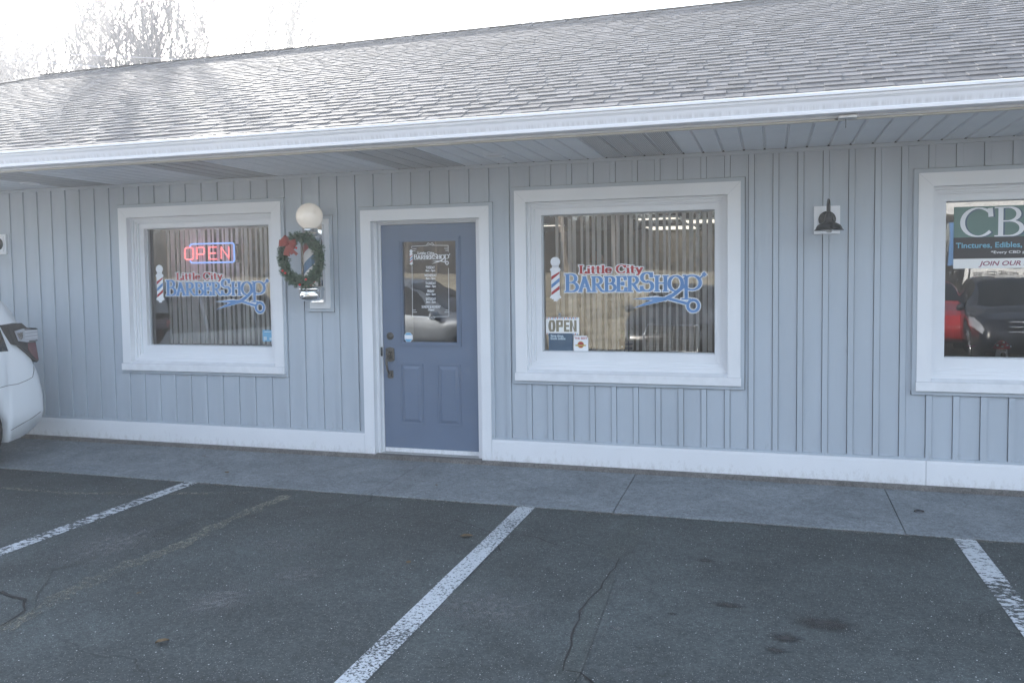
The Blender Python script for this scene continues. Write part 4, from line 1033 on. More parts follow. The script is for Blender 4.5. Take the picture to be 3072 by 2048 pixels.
# potted spider plant on the inner sill
MB().box(1.39, 3.04, .165, .345, .935, .958).build('inner_sill', M['white'], bld)
MB().box(-2.69, -1.04, .165, .345, .935, .958).build('inner_sill', M['white'], bld)
MB().box(4.47, 6.13, .165, .45, .935, .952).build('inner_sill', M['dark'], bld)
xp, zp = SC(2.183, .96, .3, .255); 
e = empty('potted_plant', (xp, .255, .958), 'spider plant in a white pot with a blue check pattern on the middle window sill', 'potted plant')
def check_mat():
    M_ = bpy.data.materials.new('checked_pot'); M_.use_nodes = True
    n = M_.node_tree.nodes; l = M_.node_tree.links; b = n["Principled BSDF"]
    g = n.new("ShaderNodeNewGeometry").outputs["Position"]; cc = None
    for ax, s_ in (('X', 9.0), ('Z', 9.0)):
        wv = n.new("ShaderNodeTexWave"); wv.bands_direction = ax; wv.inputs["Scale"].default_value = s_; l.new(g, wv.inputs["Vector"])
        r_ = ramp(n, l, wv.outputs[0], .78, (.8,.8,.8), .84, (.12,.14,.24)); cc = r_ if cc is None else mixc(n, l, 1.0, cc, r_, 'MULTIPLY')
    l.new(cc, b.inputs["Base Color"]); return M_
MB().lathe([(0,0),(.050,0),(.062,.10),(.058,.10),(.055,.09),(0,.088)], (xp, .255, .958), 24).build('pot', check_mat(), e, True)
M['leaf'] = mat('pale_variegated_leaf', (.16,.22,.07), .5, .4, c2=(.32,.36,.18), vs_=30); M['leafd'] = mat('dark_green_leaf', (.03,.07,.025), .5)
M['kraft'] = mat('kraft_paper', (.36,.28,.19), .8)
rp = random.Random(5)
for i in range(34):
    a = rp.uniform(0, 6.283); L_ = rp.uniform(.10,.20); w_ = .0045; up_ = rp.uniform(.05,.14); v = []
    for j in range(7):
        t = j/6; p = Vector((xp+math.cos(a)*L_*t*1.05, .255+math.sin(a)*L_*t*.28, 1.055+up_*math.sin(t*2.3)-.11*t*t*(1.1-up_*5)))
        s_ = Vector((-math.sin(a), math.cos(a), .3)).normalized()*w_*(1-t*.85); v += [p-s_, p+s_]
    mesh('leaf', v, [(2*j,2*j+1,2*j+3,2*j+2) for j in range(6)], M['leafd'] if (math.cos(a) > .3 and i % 2) else M['leaf'], e)
MB().box(xp-.050, xp-.003, .186, .188, .985, 1.075).build('paper_tag', M['kraft'], e)
MB().lathe([(0,0),(.008,0)], (xp-.026,.1852,1.01), 16, 0, 'y').build('tag_emblem', M['dwhite'], e)

# CBD banner, right window
yb = .1455; S3 = lambda x, z: SC(x, z, .15, yb)
q0, q1 = S3(4.652, 2.083); _, q2 = S3(4.65, 1.857); _, q3 = S3(4.65, 1.700); _, q4 = S3(4.65, 1.628); xr_ = 6.0
M['teal'] = mat('teal_print', (.085,.17,.155), .4, c2=(.13,.24,.21), vs_=2.0); M['bk'] = mat('black_print', (.022,.022,.026), .4)
M['cyan'] = mat('cyan_print', (.16,.42,.56), .5); M['plum'] = mat('plum_print', (.27,.05,.11), .5)
e = empty('cbd_banner', (5.3, yb, q4), 'teal and black banner reading CBD, Tinctures, Edibles, in the right window', 'banner')
MB().box(q0, xr_, yb, yb+.003, q2, q1).build('teal_panel', M['teal'], e)
MB().box(q0, xr_, yb, yb+.003, q3, q2).build('black_panel', M['bk'], e)
MB().box(q0, xr_, yb, yb+.003, q4, q3).build('white_panel', M['card'], e)
def bigl(ch, x0, x1, z0, z1):
    b = MB(); serif_text(b, ch, x0, z0, x1, z1-z0, yb-.0016, .16, .045, 0.0); b.build('letter', M['dwhite'], e)
    b = MB(); serif_text(b, ch, x0+.010, z0-.003, x1+.010, z1-z0, yb-.0008, .16, .045, 0.002); b.build('letter_shadow', M['navy'], e)
x0, zt = S3(4.703, 2.070); x1, zb_ = S3(4.905, 1.864)
bigl('C', x0-.01, x1+.012, zb_, zt); bigl('B', x1+.012, x1+.205, zb_, zt); bigl('D', 0,0,0,0) if False else None
b = MB(); xx = x1+.235; ribbon(b, [(xx+.03,zb_),(xx+.03,zt)], lambda d: .03, 0, yb-.0016, 0); ribbon(b, [(xx, zt-.004),(xx+.07,zt-.004)]+[(xx+.07+.11*math.cos(R(90-i*15)), (zb_+zt)/2+((zt-zb_)/2-.004)*math.sin(R(90-i*15))) for i in range(13)]+[(xx,zb_+.004)], lambda d: .012+.024*abs(d.y), 0, yb-.0016, .0001); b.build('letter', M['dwhite'], e)
a0, a1 = S3(4.667, 1.780); text_mesh('lettering', 'Tinctures, Edibles,', a0, a1, .055, yb-.0012, M['cyan'], e, .0012, .433)
text_mesh('lettering', 'Topicals', a0+.47, a1, .055, yb-.0012, M['cyan'], e, .0012)
a0, a1 = S3(4.899, 1.736); text_mesh('lettering', '*Every CBD product', a0, a1, .027, yb-.0012, M['dwhite'], e, .0004, .33)
a0, a1 = S3(4.82, 1.648); text_mesh('lettering', 'JOIN OUR FREE', a0, a1, .047, yb-.0012, M['plum'], e, .0008, .42, shear=.25)
# mushroom house ornament and pink flower
xm, zm_ = SC(4.993, .97, .2, .30)
e = empty('mushroom_house_ornament', (xm, .30, .952), 'small mushroom house ornament with a red white-spotted cap in the right window', 'ornament')
M['redcap'] = mat('glazed_red', (.35,.03,.03), .2); M['glaze'] = mat('glazed_white', (.62,.64,.68), .25)
MB().lathe([(0,0),(.046,0),(.042,.03),(.038,.06),(.034,.085)], (xm,.30,.952), 20).build('house_wall', M['glaze'], e, True)
MB().lathe([(.030,.078),(.058,.072),(.060,.080),(.050,.105),(.030,.128),(0,.138)], (xm,.30,.952), 24).build('cap', M['redcap'], e, True)
for a, z in ((-100,.092),(-60,.10),(-135,.10),(-85,.122),(-20,.09)):
    rr_ = .056 if z < .098 else (.051 if z < .11 else .036)
    MB().lathe([(.009*math.sin(R(t)), -.006*math.cos(R(t))) for t in range(0,181,30)], (xm+rr_*math.cos(R(a)), .30+rr_*math.sin(R(a)), .952+z), 10).build('cap_spot', M['dwhite'], e, True)
MB().prism([(xm-.016,.952),(xm+.016,.952),(xm+.016,.985),(xm+.010,.997),(xm,1.001),(xm-.010,.997),(xm-.016,.985)], .252, .262).build('arched_door', M['bk'], e)
MB().box(xm-.018,xm+.018,.256,.262,1.008,1.022).build('little_window', M['bk'], e)
x2, z2 = SC(4.79, 1.03, .2, .32)
e = empty('pink_flower', (x2, .32, .952), 'small pink artificial flower standing left of the mushroom house', 'flower')
MB().tube([(x2,.32,.952),(x2,.32,1.03)], .003, 6).build('stem', M['leafd'], e)
M['pink'] = mat('pink_petal', (.42,.06,.20), .6)
for i in range(7):
    a = 2*math.pi*i/7; c_ = Vector((x2,.32,1.03)); d = Vector((math.cos(a), math.sin(a), .35)); s_ = Vector((-math.sin(a), math.cos(a), 0))*.012
    mesh('petal', [c_, c_+d*.025+s_, c_+d*.042, c_+d*.025-s_], [(0,1,2,3)], M['pink'], e)

# ------------------------------------------------------------------ the man inside
M['skin'] = mat('skin', (.50,.30,.21), .5, .4, var=.06); M['shirt'] = mat('dark_shirt', (.035,.037,.045), .85, var=.2); M['jeans'] = mat('dark_trousers', (.03,.035,.05), .9)
def person(x, y, rz):
    e = empty('person', (x, y, .01), 'bald man in glasses and a dark shirt standing inside behind the middle window blinds', 'person')
    V = []; Ed = []; Rd = []
    def nd(p, r_, par_=None):
        V.append(p); Rd.append(r_); i = len(V)-1
        if par_ is not None: Ed.append((par_, i))
        return i
    pel = nd((0,0,.96), (.15,.11)); sp1 = nd((0,0,1.10), (.145,.105), pel); sp2 = nd((0,.01,1.25), (.165,.115), sp1); ch = nd((0,.005,1.40), (.175,.11), sp2)
    nk = nd((0,.0,1.50), (.065,.065), ch); nk2 = nd((0,-.01,1.56), (.058,.06), nk)
    for s in (-1, 1):
        hp_ = nd((.095*s,0,.90), (.09,.095), pel); kn = nd((.11*s,-.01,.50), (.058,.06), hp_); an = nd((.12*s,.01,.09), (.04,.042), kn); toe = nd((.13*s,-.13,.035), (.04,.028), an)
        sh = nd((.19*s,.0,1.42), (.06,.06), ch); el = nd((.25*s,.02,1.14), (.042,.042), sh); wr = nd((.24*s,-.10,.93), (.028,.025), el); pa_ = nd((.235*s,-.14,.87), (.035,.018), wr)
        for k in range(4):
            a = (k-1.5)*.018; f1 = nd((.235*s+a,-.165,.825+.004*abs(k-1.5)), (.010,.009), pa_); nd((.235*s+a,-.165,.79+.008*abs(k-1.5)), (.008,.007), f1)
        t1 = nd((.21*s,-.165,.86), (.011,.010), pa_); nd((.20*s,-.18,.83), (.009,.008), t1)
    me = bpy.data.meshes.new('body'); me.from_pydata(V, Ed, []); o = link(bpy.data.objects.new('body_tmp', me))
    md = o.modifiers.new('s', 'SKIN'); md.use_smooth_shade = True; me.skin_vertices[0].data[0].use_root = True
    for i, r_ in enumerate(Rd): me.skin_vertices[0].data[i].radius = r_
    o.modifiers.new('u', 'SUBSURF').levels = 1
    bpy.context.view_layer.update()
    m2 = bpy.data.meshes.new_from_object(o.evaluated_get(bpy.context.evaluated_depsgraph_get())); bpy.data.objects.remove(o)
    # head grown as a shaped ellipsoid, joined into the same skin mesh
    hv = []; hf = []; nu, nv_ = 24, 18
    for j in range(nv_+1):
        ph = math.pi*j/nv_
        for i in range(nu):
            th = 2*math.pi*i/nu; xx, yy, zz = .076*math.sin(ph)*math.cos(th), .098*math.sin(ph)*math.sin(th), .125*math.cos(ph)
            if zz < 0: k = 1+zz*1.6; xx *= k; yy = yy*k-(-zz)*.10
            if yy < 0 and abs(xx) < .018 and -.035 < zz < .015: yy -= .022*(1-abs(xx)/.018)*(1-(zz+.035)/.05*.6)   # nose
            if yy < 0 and abs(abs(xx)-.03) < .014 and abs(zz-.012) < .014: yy += .008                                # eye sockets
            if yy < 0 and abs(xx) < .03 and abs(zz+.062) < .008: yy += .004
            if abs(xx) > .068 and abs(yy) < .022 and abs(zz) < .032: xx *= 1.16                                       # ears
            hv.append((xx, yy-.008, zz+1.695))
    for j in range(nv_):
        for i in range(nu): hf.append((j*nu+i, (j+1)*nu+i, (j+1)*nu+(i+1)%nu, j*nu+(i+1)%nu))
    vv = [tuple(v.co) for v in m2.vertices]; ff = [tuple(p.vertices) for p in m2.polygons]; n0 = len(vv)
    vv += hv; ff += [tuple(i+n0 for i in q) for q in hf]
    mi = []
    for q in ff:
        zc = sum(vv[i][2] for i in q)/len(q); xc_ = abs(sum(vv[i][0] for i in q)/len(q))
        mi.append(0 if zc > 1.49 or (xc_ > .17 and zc < .95) else (2 if zc < .93 else 1))
    bpy.data.meshes.remove(m2)
    bd = mesh('body', vv, ff, [M['skin'], M['shirt'], M['jeans']], e, True, mi, local=True)
    b = MB()
    for s in (-1, 1): b.tube([(.033*s+.024*math.cos(R(t)), -.112, 1.706+.018*math.sin(R(t))) for t in range(0, 361, 30)], .0028, 6); b.tube([(.057*s,-.110,1.708),(.080*s,-.03,1.706),(.080*s,0,1.70)], .0022, 5)
    b.tube([(-.009,-.114,1.709),(.009,-.114,1.709)], .0022, 5); b.build('glasses', M['black'], e, True, local=True)
    b = MB()
    for s in (-1, 1): b.lathe([(0,0),(.023,0)], (.033*s, -.113, 1.706), 16, 0, 'y')
    b.build('lenses', mat('greenish_lens', (.10,.30,.22), .1), e, local=True)
    e.rotation_euler = (0, 0, rz); return e
pp = person(1.57, 2.1, R(12)); pp.scale = (1.02,)*3

# ------------------------------------------------------------------ vehicles
M['cglass'] = mat('dark_car_glass', (.015,.018,.02), .04, .7)
M['alloy'] = mat('alloy_rim', (.42,.43,.45), .3, .5, metal=.8)
M['plastic'] = mat('black_plastic', (.022,.022,.024), .55, .4)
M['lamp_clear'] = mat('clear_lamp_lens', (.40,.42,.46), .08, .7, coat=.5); M['lamp_red'] = mat('dark_red_lamp_lens', (.10,.03,.04), .15, .6)
M['under'] = mat('dark_underbody', (.02,.02,.02), .9, .1)
def car_paint(nm, c, metal=0.0): return mat(nm, c, .32, .5, metal=metal, coat=.7)
def car(origin, rz, L, W2, rows, paint_, label, cat, wheels, rw_=.33, win=None, lamps=True, ws=None, rwin=None):
    """loft along +y (rear at y=0, nose at y=L); rows: s, zbottom, belt, top, half width, roof half width"""
    e = empty('parked_car', origin, label, cat); 
    S = sorted(set([round(L*i/90, 4) for i in range(91)] + [r_[0] for r_ in rows]))
    def at(s):
        for a, b_ in zip(rows[:-1], rows[1:]):
            if s <= b_[0]:
                t = (s-a[0])/(b_[0]-a[0]); return [x+(y-x)*t for x, y in zip(a, b_)]
        return list(rows[-1])
    def sec(s):
        _, zb, be, tp, w_, gw = at(s)
        for wc_ in wheels:
            d = abs(s-wc_)
            if d < rw_+.05: zb = max(zb, rw_+math.sqrt((rw_+.05)**2-d*d))
        be_ = max(be, zb+.08); h = max(.02, tp-be_)
        return [(0,zb),(.80*w_,zb),(.965*w_,zb+.01),(w_,zb+.30*(be_-zb)),(.998*w_,zb+.70*(be_-zb)),(.975*w_,be_),((.965*w_+gw)/2+.01,be_+h*.5),(gw,be_+h*.90),(.80*gw,be_+h*.99),(0,be_+h*1.02+.008)]
    v = []; n = 19
    for s in S:
        q = sec(s)
        v += [(x, s, z) for x, z in q] + [(-x, s, z) for x, z in q[-2:0:-1]]
    n = 18; f = []
    for i in range(len(S)-1):
        for k in range(n): f.append((i*n+k, i*n+(k+1)%n, (i+1)*n+(k+1)%n, (i+1)*n+k))
    f.append(tuple(range(n))[::-1]); f.append(tuple((len(S)-1)*n+k for k in range(n)))
    mesh('body', v, f, paint_, e, True, local=True)
    def P(s, t, side, off):
        q = sec(s); k = min(int(t), 8); u = t-k
        x = q[k][0]+(q[k+1][0]-q[k][0])*u; z = q[k][1]+(q[k+1][1]-q[k][1])*u
        nx_, nz = (q[k+1][1]-q[k][1]), -(q[k+1][0]-q[k][0]); l_ = math.hypot(nx_, nz) or 1
        q2 = sec(s+.03); dzs = (q2[k][1]-q[k][1])/.03
        nrm = Vector((nx_/l_, -dzs*nz/l_*.9, nz/l_)).normalized()
        return ((x+nrm.x*off)*side, s+nrm.y*off, z+nrm.z*off)
    def patch(nm, s0, s1, t0, t1, m_, sides=(1,-1), off=.006, ns=10, nt_=6, both=False, sl0=0, sl1=0):
        for sd_ in sides:
            vv = []; ff = []
            for i in range(ns+1):
                for j in range(nt_+1):
                    u = i/ns; w_ = j/nt_; s = (s0+sl0*w_)*(1-u)+(s1+sl1*w_)*u; vv.append(P(s, t0+(t1-t0)*w_, sd_, off))
            for i in range(ns):
                for j in range(nt_): a = i*(nt_+1)+j; ff.append((a, a+1, a+nt_+2, a+nt_+1))
            mesh(nm, vv, ff, m_, e, True, local=True)
    for (a, b_, s0, s1) in (win or []): patch('side_window', a, b_, 5.12, 6.9, M['cglass'], sl0=s0, sl1=s1)
    if ws: patch('windshield', ws[0], ws[1], 7.15, 9, M['cglass'])
    if rwin: patch('rear_window', rwin[0], rwin[1], 7.2, 9, M['cglass'])
    for wc_ in wheels:
        for sd_ in (1, -1):
            x = sd_*(W2-.115)
            t = MB().lathe([(rw_*.62,-.10),(rw_*.9,-.11),(rw_,-.085),(rw_,.085),(rw_*.9,.11),(rw_*.62,.10)], (x, wc_, rw_), 32, 0, 'x').build('tyre', M['rubber'], e, True, local=True)
            b = MB().lathe([(rw_*.64,.10),(rw_*.60,.085),(rw_*.58,.0)] if sd_ > 0 else [(rw_*.64,-.10),(rw_*.60,-.085),(rw_*.58,0)], (x, wc_, rw_), 24, 0, 'x')
            for q in range(5):
                a = 2*math.pi*q/5; c0 = Vector((x+sd_*.07, wc_, rw_)); c1 = c0+Vector((sd_*.01, math.cos(a)*rw_*.6, math.sin(a)*rw_*.6)); b.tube([c0, c1], [.045,.03], 6)
            b.lathe([(0,sd_*.09),(.05,sd_*.085),(.055,sd_*.05)], (x, wc_, rw_), 16, 0, 'x')
            b.build('rim', M['alloy'], e, True, local=True)
            MB().lathe([(0,sd_*.02),(rw_*.6,sd_*.02)], (x, wc_, rw_), 20, 0, 'x').build('brake_disc', M['under'], e, local=True)
        MB().box(-W2+.24, W2-.24, wc_-.3, wc_+.3, rw_*.6, rw_*1.7).build('axle_housing', M['under'], e, local=True)
    if lamps:
        patch('headlight', L-.42, L-.10, 4.15, 5.0, M['lamp_clear'], off=.008)
        patch('tail_light', .06, .30, 4.2, 5.0, M['lamp_red'], off=.008)
    for sd_ in (1, -1):
        if ws:
            x = sd_*(W2+.06); y = ws[1]-.22; z = at(y)[2]+.05
            MB().lathe([(.075*math.sin(R(t)), -.11*math.cos(R(t))) for t in range(0,181,20)], (x, y, z), 14, 0, 'x').build('wing_mirror', paint_, e, True, local=True)
    e.location = origin; e.rotation_euler = (0, 0, rz)
    return e, P, patch
HB = [(0,.37,.44,.48,.80,.78),(.015,.345,.60,.74,.855,.81),(.03,.34,.70,.80,.875,.82),(.06,.33,.78,.86,.885,.815),(.09,.31,.84,.95,.89,.80),(.14,.28,.92,1.24,.895,.765),(.20,.25,.96,1.40,.90,.74),(.29,.22,.99,1.535,.90,.72),(.42,.20,1.0,1.60,.90,.71),
      (.9,.20,.98,1.63,.90,.70),(2.0,.2,.96,1.62,.90,.70),(2.5,.2,.95,1.50,.90,.71),(3.1,.2,.94,1.08,.90,.76),(3.3,.2,.93,1.02,.90,.80),(3.9,.24,.82,.92,.87,.78),(4.15,.32,.66,.78,.80,.72),(4.22,.40,.52,.60,.70,.62)]
wp = car_paint('white_car_paint', (.72,.75,.78))
e, P, patch = car((-4.10,-.55,-.04), math.pi, 4.22, .90, HB, wp, 'white hatchback backed up to the building at the left edge of the photo', 'car', (.80, 3.40), .33,
    [(.38,1.0,.08,0),(1.08,2.0,0,0),(2.06,2.95,0,-.42)], False, (2.3,3.12), (.10,.27))
def ext_x(poly, x0, x1, nm, m_, root=e):      # outline in (y,z) world, extruded in x; y is turned into the car's own frame
    n = len(poly); f_ = lambda x, y, z: (-(x+4.10), -(y+.55), z+.04)
    v = [f_(x0, y, z) for y, z in poly]+[f_(x1, y, z) for y, z in poly]
    return mesh(nm, v, [tuple(range(n)), tuple(range(2*n-1, n-1, -1))]+[(i,(i+1)%n,(i+1)%n+n,i+n) for i in range(n)], m_, e, local=True)
ext_x([(-.955,1.228),(-.80,1.240),(-.745,1.195),(-.640,1.185),(-.640,1.085),(-.655,1.055),(-.628,.885),(-.650,.865),(-.711,.921),(-.83,1.033),(-.887,1.054),(-.926,1.146)], -3.32, -3.203, 'lamp_housing', M['plastic'])
ext_x([(-.880,1.172),(-.800,1.188),(-.735,1.186),(-.638,1.178),(-.636,1.090),(-.655,1.062),(-.76,1.062),(-.845,1.078)], -3.30, -3.194, 'tail_light', M['lamp_clear'])
ext_x([(-.865,1.150),(-.80,1.160),(-.80,1.10),(-.835,1.085)], -3.2, -3.192, 'lamp_reflector', M['chrome'])
for z_ in (1.095,1.125,1.155): ext_x([(-.775,z_),(-.645,z_+.004),(-.645,z_+.010),(-.775,z_+.006)], -3.2, -3.1915, 'lamp_rib', M['dgrey'])
ext_x([(-.78,1.185),(-.64,1.180),(-.64,1.172),(-.78,1.176)], -3.2, -3.191, 'lamp_rib', M['plastic'])
ext_x([(-.735,1.066),(-.645,1.066),(-.645,1.074),(-.735,1.074)], -3.2, -3.191, 'lamp_rib', M['plastic'])
ext_x([(-.74,1.052),(-.662,1.052),(-.640,.900),(-.655,.892),(-.705,.945),(-.745,.99)], -3.28, -3.198, 'tail_light', M['lamp_red'])
# panel seams as fine dark strips following the flank
def seam(pts):
    b = MB(); v = []
    for (s, z) in pts:
        # find t for this height
        best = min(((abs(P(s, t/20, -1, 0)[2]-z), t/20) for t in range(40, 120)), key=lambda q: q[0])[1]
        v.append(Vector(P(s, best, -1, .0015)))
    b.tube(v, .0024, 5); b.build('panel_seam', M['plastic'], e, local=True)
seam([(.115,.90),(.12,.83),(.15,.775),(.22,.75),(.32,.735),(.42,.725),(.52,.72)])
seam([(.07,.43),(.16,.39),(.30,.345),(.40,.32)])
# vehicles behind the photographer: they show in the panes
SUV = [(0,.45,.80,.85,.74,.70),(.04,.36,.95,1.0,.86,.80),(.12,.32,1.02,1.22,.90,.76),(.35,.28,1.05,1.52,.92,.72),(.6,.26,1.05,1.60,.92,.70),(1.8,.24,1.02,1.63,.92,.70),(2.6,.24,1.0,1.58,.92,.70),(3.0,.24,.99,1.36,.92,.72),(3.40,.24,.98,1.08,.92,.78),(3.6,.24,.97,1.03,.92,.82),(4.2,.26,.90,.97,.90,.80),(4.45,.30,.78,.88,.84,.74),(4.57,.38,.60,.70,.76,.68),(4.6,.45,.55,.58,.70,.62)]
SED = [(0,.40,.72,.76,.70,.66),(.05,.32,.86,.92,.84,.78),(.6,.26,.93,.99,.90,.78),(.75,.24,.94,1.03,.90,.74),(1.25,.22,.95,1.34,.90,.64),(1.8,.22,.95,1.43,.90,.63),(2.5,.22,.94,1.41,.90,.63),(3.25,.22,.93,1.03,.90,.72),(3.4,.22,.92,.98,.90,.78),(4.3,.22,.80,.88,.88,.76),(4.6,.26,.68,.78,.82,.70),(4.75,.34,.52,.60,.72,.62)]
sw = [(.62,1.25,.12,0),(1.32,2.15,0,0),(2.22,3.25,0,-.45)]
car((-4.95,-6.25,-.04), R(-90), 4.6, .92, SUV, car_paint('silver_car_paint', (.30,.33,.36), .5), 'silver-grey SUV seen side-on as a reflection in the door glass and left window', 'car', (.85,3.75), .35, sw, True, (2.68,3.42), (.13,.38))
e2, P2, _ = car((1.75,-12.1,-.04), 0, 4.75, .92, SED, car_paint('black_car_paint', (.012,.013,.016)), 'dark sedan with a chrome mesh grille, reflected in the right half of the middle window', 'car', (.95,3.85), .33, sw, True, (2.55,3.27), (.7,1.2))
b = MB()
for x in [-.42+.06*i for i in range(15)]: b.tube([(x, 4.76, .34),(x+.03, 4.74, .74)], .006, 4)
for z in [.36+.05*i for i in range(8)]: b.tube([(-.44, 4.765, z),(.44, 4.765, z)], .006, 4)
b.build('grille_mesh', M['steel'], e2, local=True)
MB().tube([(-.46,4.75,.32),(-.48,4.74,.60),(-.42,4.70,.76),(.42,4.70,.76),(.48,4.74,.60),(.46,4.75,.32),(-.46,4.75,.32)], .018, 8).build('grille_surround', M['chrome'], e2, True, local=True)
car((6.6,-15.2,-.04), R(4), 4.75, .92, SED, car_paint('red_car_paint', (.42,.02,.025)), 'red coupe reflected at the left edge of the right window', 'car', (.95,3.85), .33, sw, True, (2.55,3.27), (.7,1.2))
e3, P3, _ = car((8.05,-13.0,-.04), R(6), 4.6, .96, [(r_[0],r_[1],r_[2]*.93,r_[3]*.93,r_[4]*1.04,r_[5]*1.04) for r_ in SUV], car_paint('black_suv_paint', (.010,.012,.018)), 'black SUV reflected in the right window below the banner', 'car', (.85,3.75), .37, sw, True, (2.68,3.42), (.13,.38))
b = MB()
for z in (.62,.70,.78): b.tube([(-.45, 4.60, z),(.45, 4.60, z)], .014, 6)
b.build('grille_bar', M['chrome'], e3, True, local=True)

# ------------------------------------------------------------------ trees
M['bark'] = mat('grey_brown_bark', (.13,.115,.105), .9, .2, var=.25, vs_=14); M['twig'] = mat('bare_twig', (.15,.13,.125), .9, .2)
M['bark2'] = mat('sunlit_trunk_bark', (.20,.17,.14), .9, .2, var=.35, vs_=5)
def tree_mesh(seed, h, spread, lean=(0,0), r0=.16, dens=1.0, start=.28, depth=4):
    rt = random.Random(seed); tb, cb = MB(), MB()
    def limb(p, d, L_, r_, lev):
        n = 5 if lev == 0 else (4 if lev < 3 else 3); pts = [p]; rr = [r_]; q = p; dd = d.copy()
        for i in range(n):
            wob = .10 if lev == 0 else .28
            dd = (dd+Vector((rt.uniform(-wob,wob), rt.uniform(-wob,wob), rt.uniform(-.02,.16)))).normalized()
            q = q+dd*(L_/n); pts.append(q); rr.append(max(.017, r_*(1-(i+1)/n*.80)))
        (tb if lev == 0 else cb).tube(pts, rr, 7 if lev == 0 else (4 if lev < 2 else 3), cap=False)
        if lev >= depth: return
        k = {0: int(13*dens), 1: int(7*dens), 2: int(5*dens), 3: 2}[lev]
        for j in range(k):
            t = (start if lev == 0 else .18)+(1-(start if lev == 0 else .18))*(j+rt.random())/k; i = min(int(t*n), n-1); u = t*n-i
            bp = pts[i]+(pts[i+1]-pts[i])*u; az = rt.uniform(0, 6.283); base = (pts[i+1]-pts[i]).normalized()
            o1 = base.orthogonal().normalized(); o2 = base.cross(o1); ang = rt.uniform(.45,.95)*spread
            nd = (base*math.cos(ang)+(o1*math.cos(az)+o2*math.sin(az))*math.sin(ang)); nd.z += .18; nd.normalize()
            limb(bp, nd, L_*rt.uniform(.32,.60)*(1.05-.45*t if lev == 0 else 1), max(.017, rr[i]*.46), lev+1)
    limb(Vector((0,0,-.2)), Vector((lean[0], lean[1], 1)).normalized(), h, r0, 0)
    return tb, cb
def mk(mb, nm, m_):
    me = bpy.data.meshes.new(nm); me.from_pydata(mb.v, [], mb.f); me.materials.append(m_); return me
kinds = []
for sd_, h_, sp_, ln_, r_, de, st_ in ((1,11.0,.75,(.05,0),.16,1.0,.30),(2,11.5,.55,(-.05,.02),.17,1.1,.28),(3,10.0,1.0,(.10,0),.18,1.0,.25),(4,10.5,.9,(-.12,.03),.15,.9,.35),(5,12.0,.6,(.02,.02),.15,1.15,.3)):
    tb, cb = tree_mesh(sd_, h_, sp_, ln_, r_, de, st_); kinds.append((mk(tb,'trunk',M['bark']), mk(cb,'branches',M['twig'])))
def put_tree(k, x, y, z, s, rz, label, group, bark=None):
    e = bpy.data.objects.new('bare_tree', None); link(e); e.location = (x, y, z); e.rotation_euler = (0,0,rz); e.scale = (s,s,s); tag(e, label, 'tree', group)
    for nm, me in zip(('trunk','branches'), kinds[k]):
        o = link(bpy.data.objects.new(nm, me)); o.parent = e
        if nm == 'trunk' and bark: o.material_slots[0].link = 'OBJECT'; o.material_slots[0].material = bark
    return e
for (k, x, y, top, rz, lab) in ((2,-38.5,30,14.9,0.3,'dense bare tree at the far left edge behind the roof'),(1,-39.9,31,15.3,4.4,'bare tree cut off by the left edge of the photo behind the roof'),(4,-36.9,29,14.6,3.3,'upright bare tree beside the densest one at the left edge'),(0,-36.0,27,14.4,2.0,'smaller bare tree just right of the densest one at the left edge'),(3,-34.2,28,14.9,1.0,'crooked bare tree with a thin dark trunk near the left edge'),(1,-31.2,28,15.0,0.0,'tallest bare tree behind the left end of the roof'),(3,-28.9,29,13.8,2.2,'slim bare tree directly right of the tallest one'),(0,-28.4,27,14.6,4.0,'low bare tree with upright twigs, left of the gap in the treeline'),(2,-26.3,28,14.6,1.2,'wide forking bare tree right of the gap in the treeline'),(1,-24.0,28,15.6,3.0,'tall bare tree that ends the treeline on its right side'),(3,-22.9,30,14.9,.5,'small bare tree rising just right of the last tall one'),(4,-21.2,30,14.6,5.0,'smallest bare treetop farthest right above the roof line')):
    s = (top+1.0)/{0:13.0,1:13.6,2:12.2,3:12.6,4:14.0}[k]
    put_tree(k, x, y, -.1, s, rz, lab, 'bare trees behind the roof')
# woods beyond the grass, seen in the panes
rt = random.Random(21)
for i in range(46):
    x = -42+i*1.35+rt.uniform(-.7,.7); y = -44-rt.uniform(0,14)
    if x > 17: continue
    put_tree(rt.randrange(5), x, y, gz(x, y)-.1, rt.uniform(.9,1.4), rt.uniform(0,6), 'bare tree in the sunlit wood reflected in the shop windows', 'trees of the wood reflected in the panes', M['bark2'])
b = MB()
M['brush'] = mat('brown_undergrowth', (.045,.040,.032), .95, .1, c2=(.10,.085,.06), vs_=.8)
for i in range(16000):
    x = rt.uniform(-60, 16); y = rt.uniform(-68,-50); z0 = gz(x,y); h_ = rt.uniform(1.5,8.5)*rt.random()**.5; w_ = rt.uniform(.02,.07)
    dx, dy = rt.uniform(-1,1), rt.uniform(-1,1)
    b.add([(x-w_,y,z0),(x+w_,y,z0),(x+dx*h_*.3,y+dy*h_*.3,z0+h_)], [(0,1,2)])
    if i % 4 == 0:
        bx, bz = x, z0+h_*rt.random(); b.add([(bx-.5,y,bz),(bx+.4,y+.3,bz+.2),(bx+.1,y,bz+.7)], [(0,1,2)])
o = b.build('undergrowth', M['brush']); tag(o, 'dense brown undergrowth below the bare trees reflected in the windows', 'undergrowth', None, 'stuff')
M['conifer'] = mat('dark_conifer', (.02,.035,.018), .9, .1, c2=(.045,.065,.03), vs_=2)
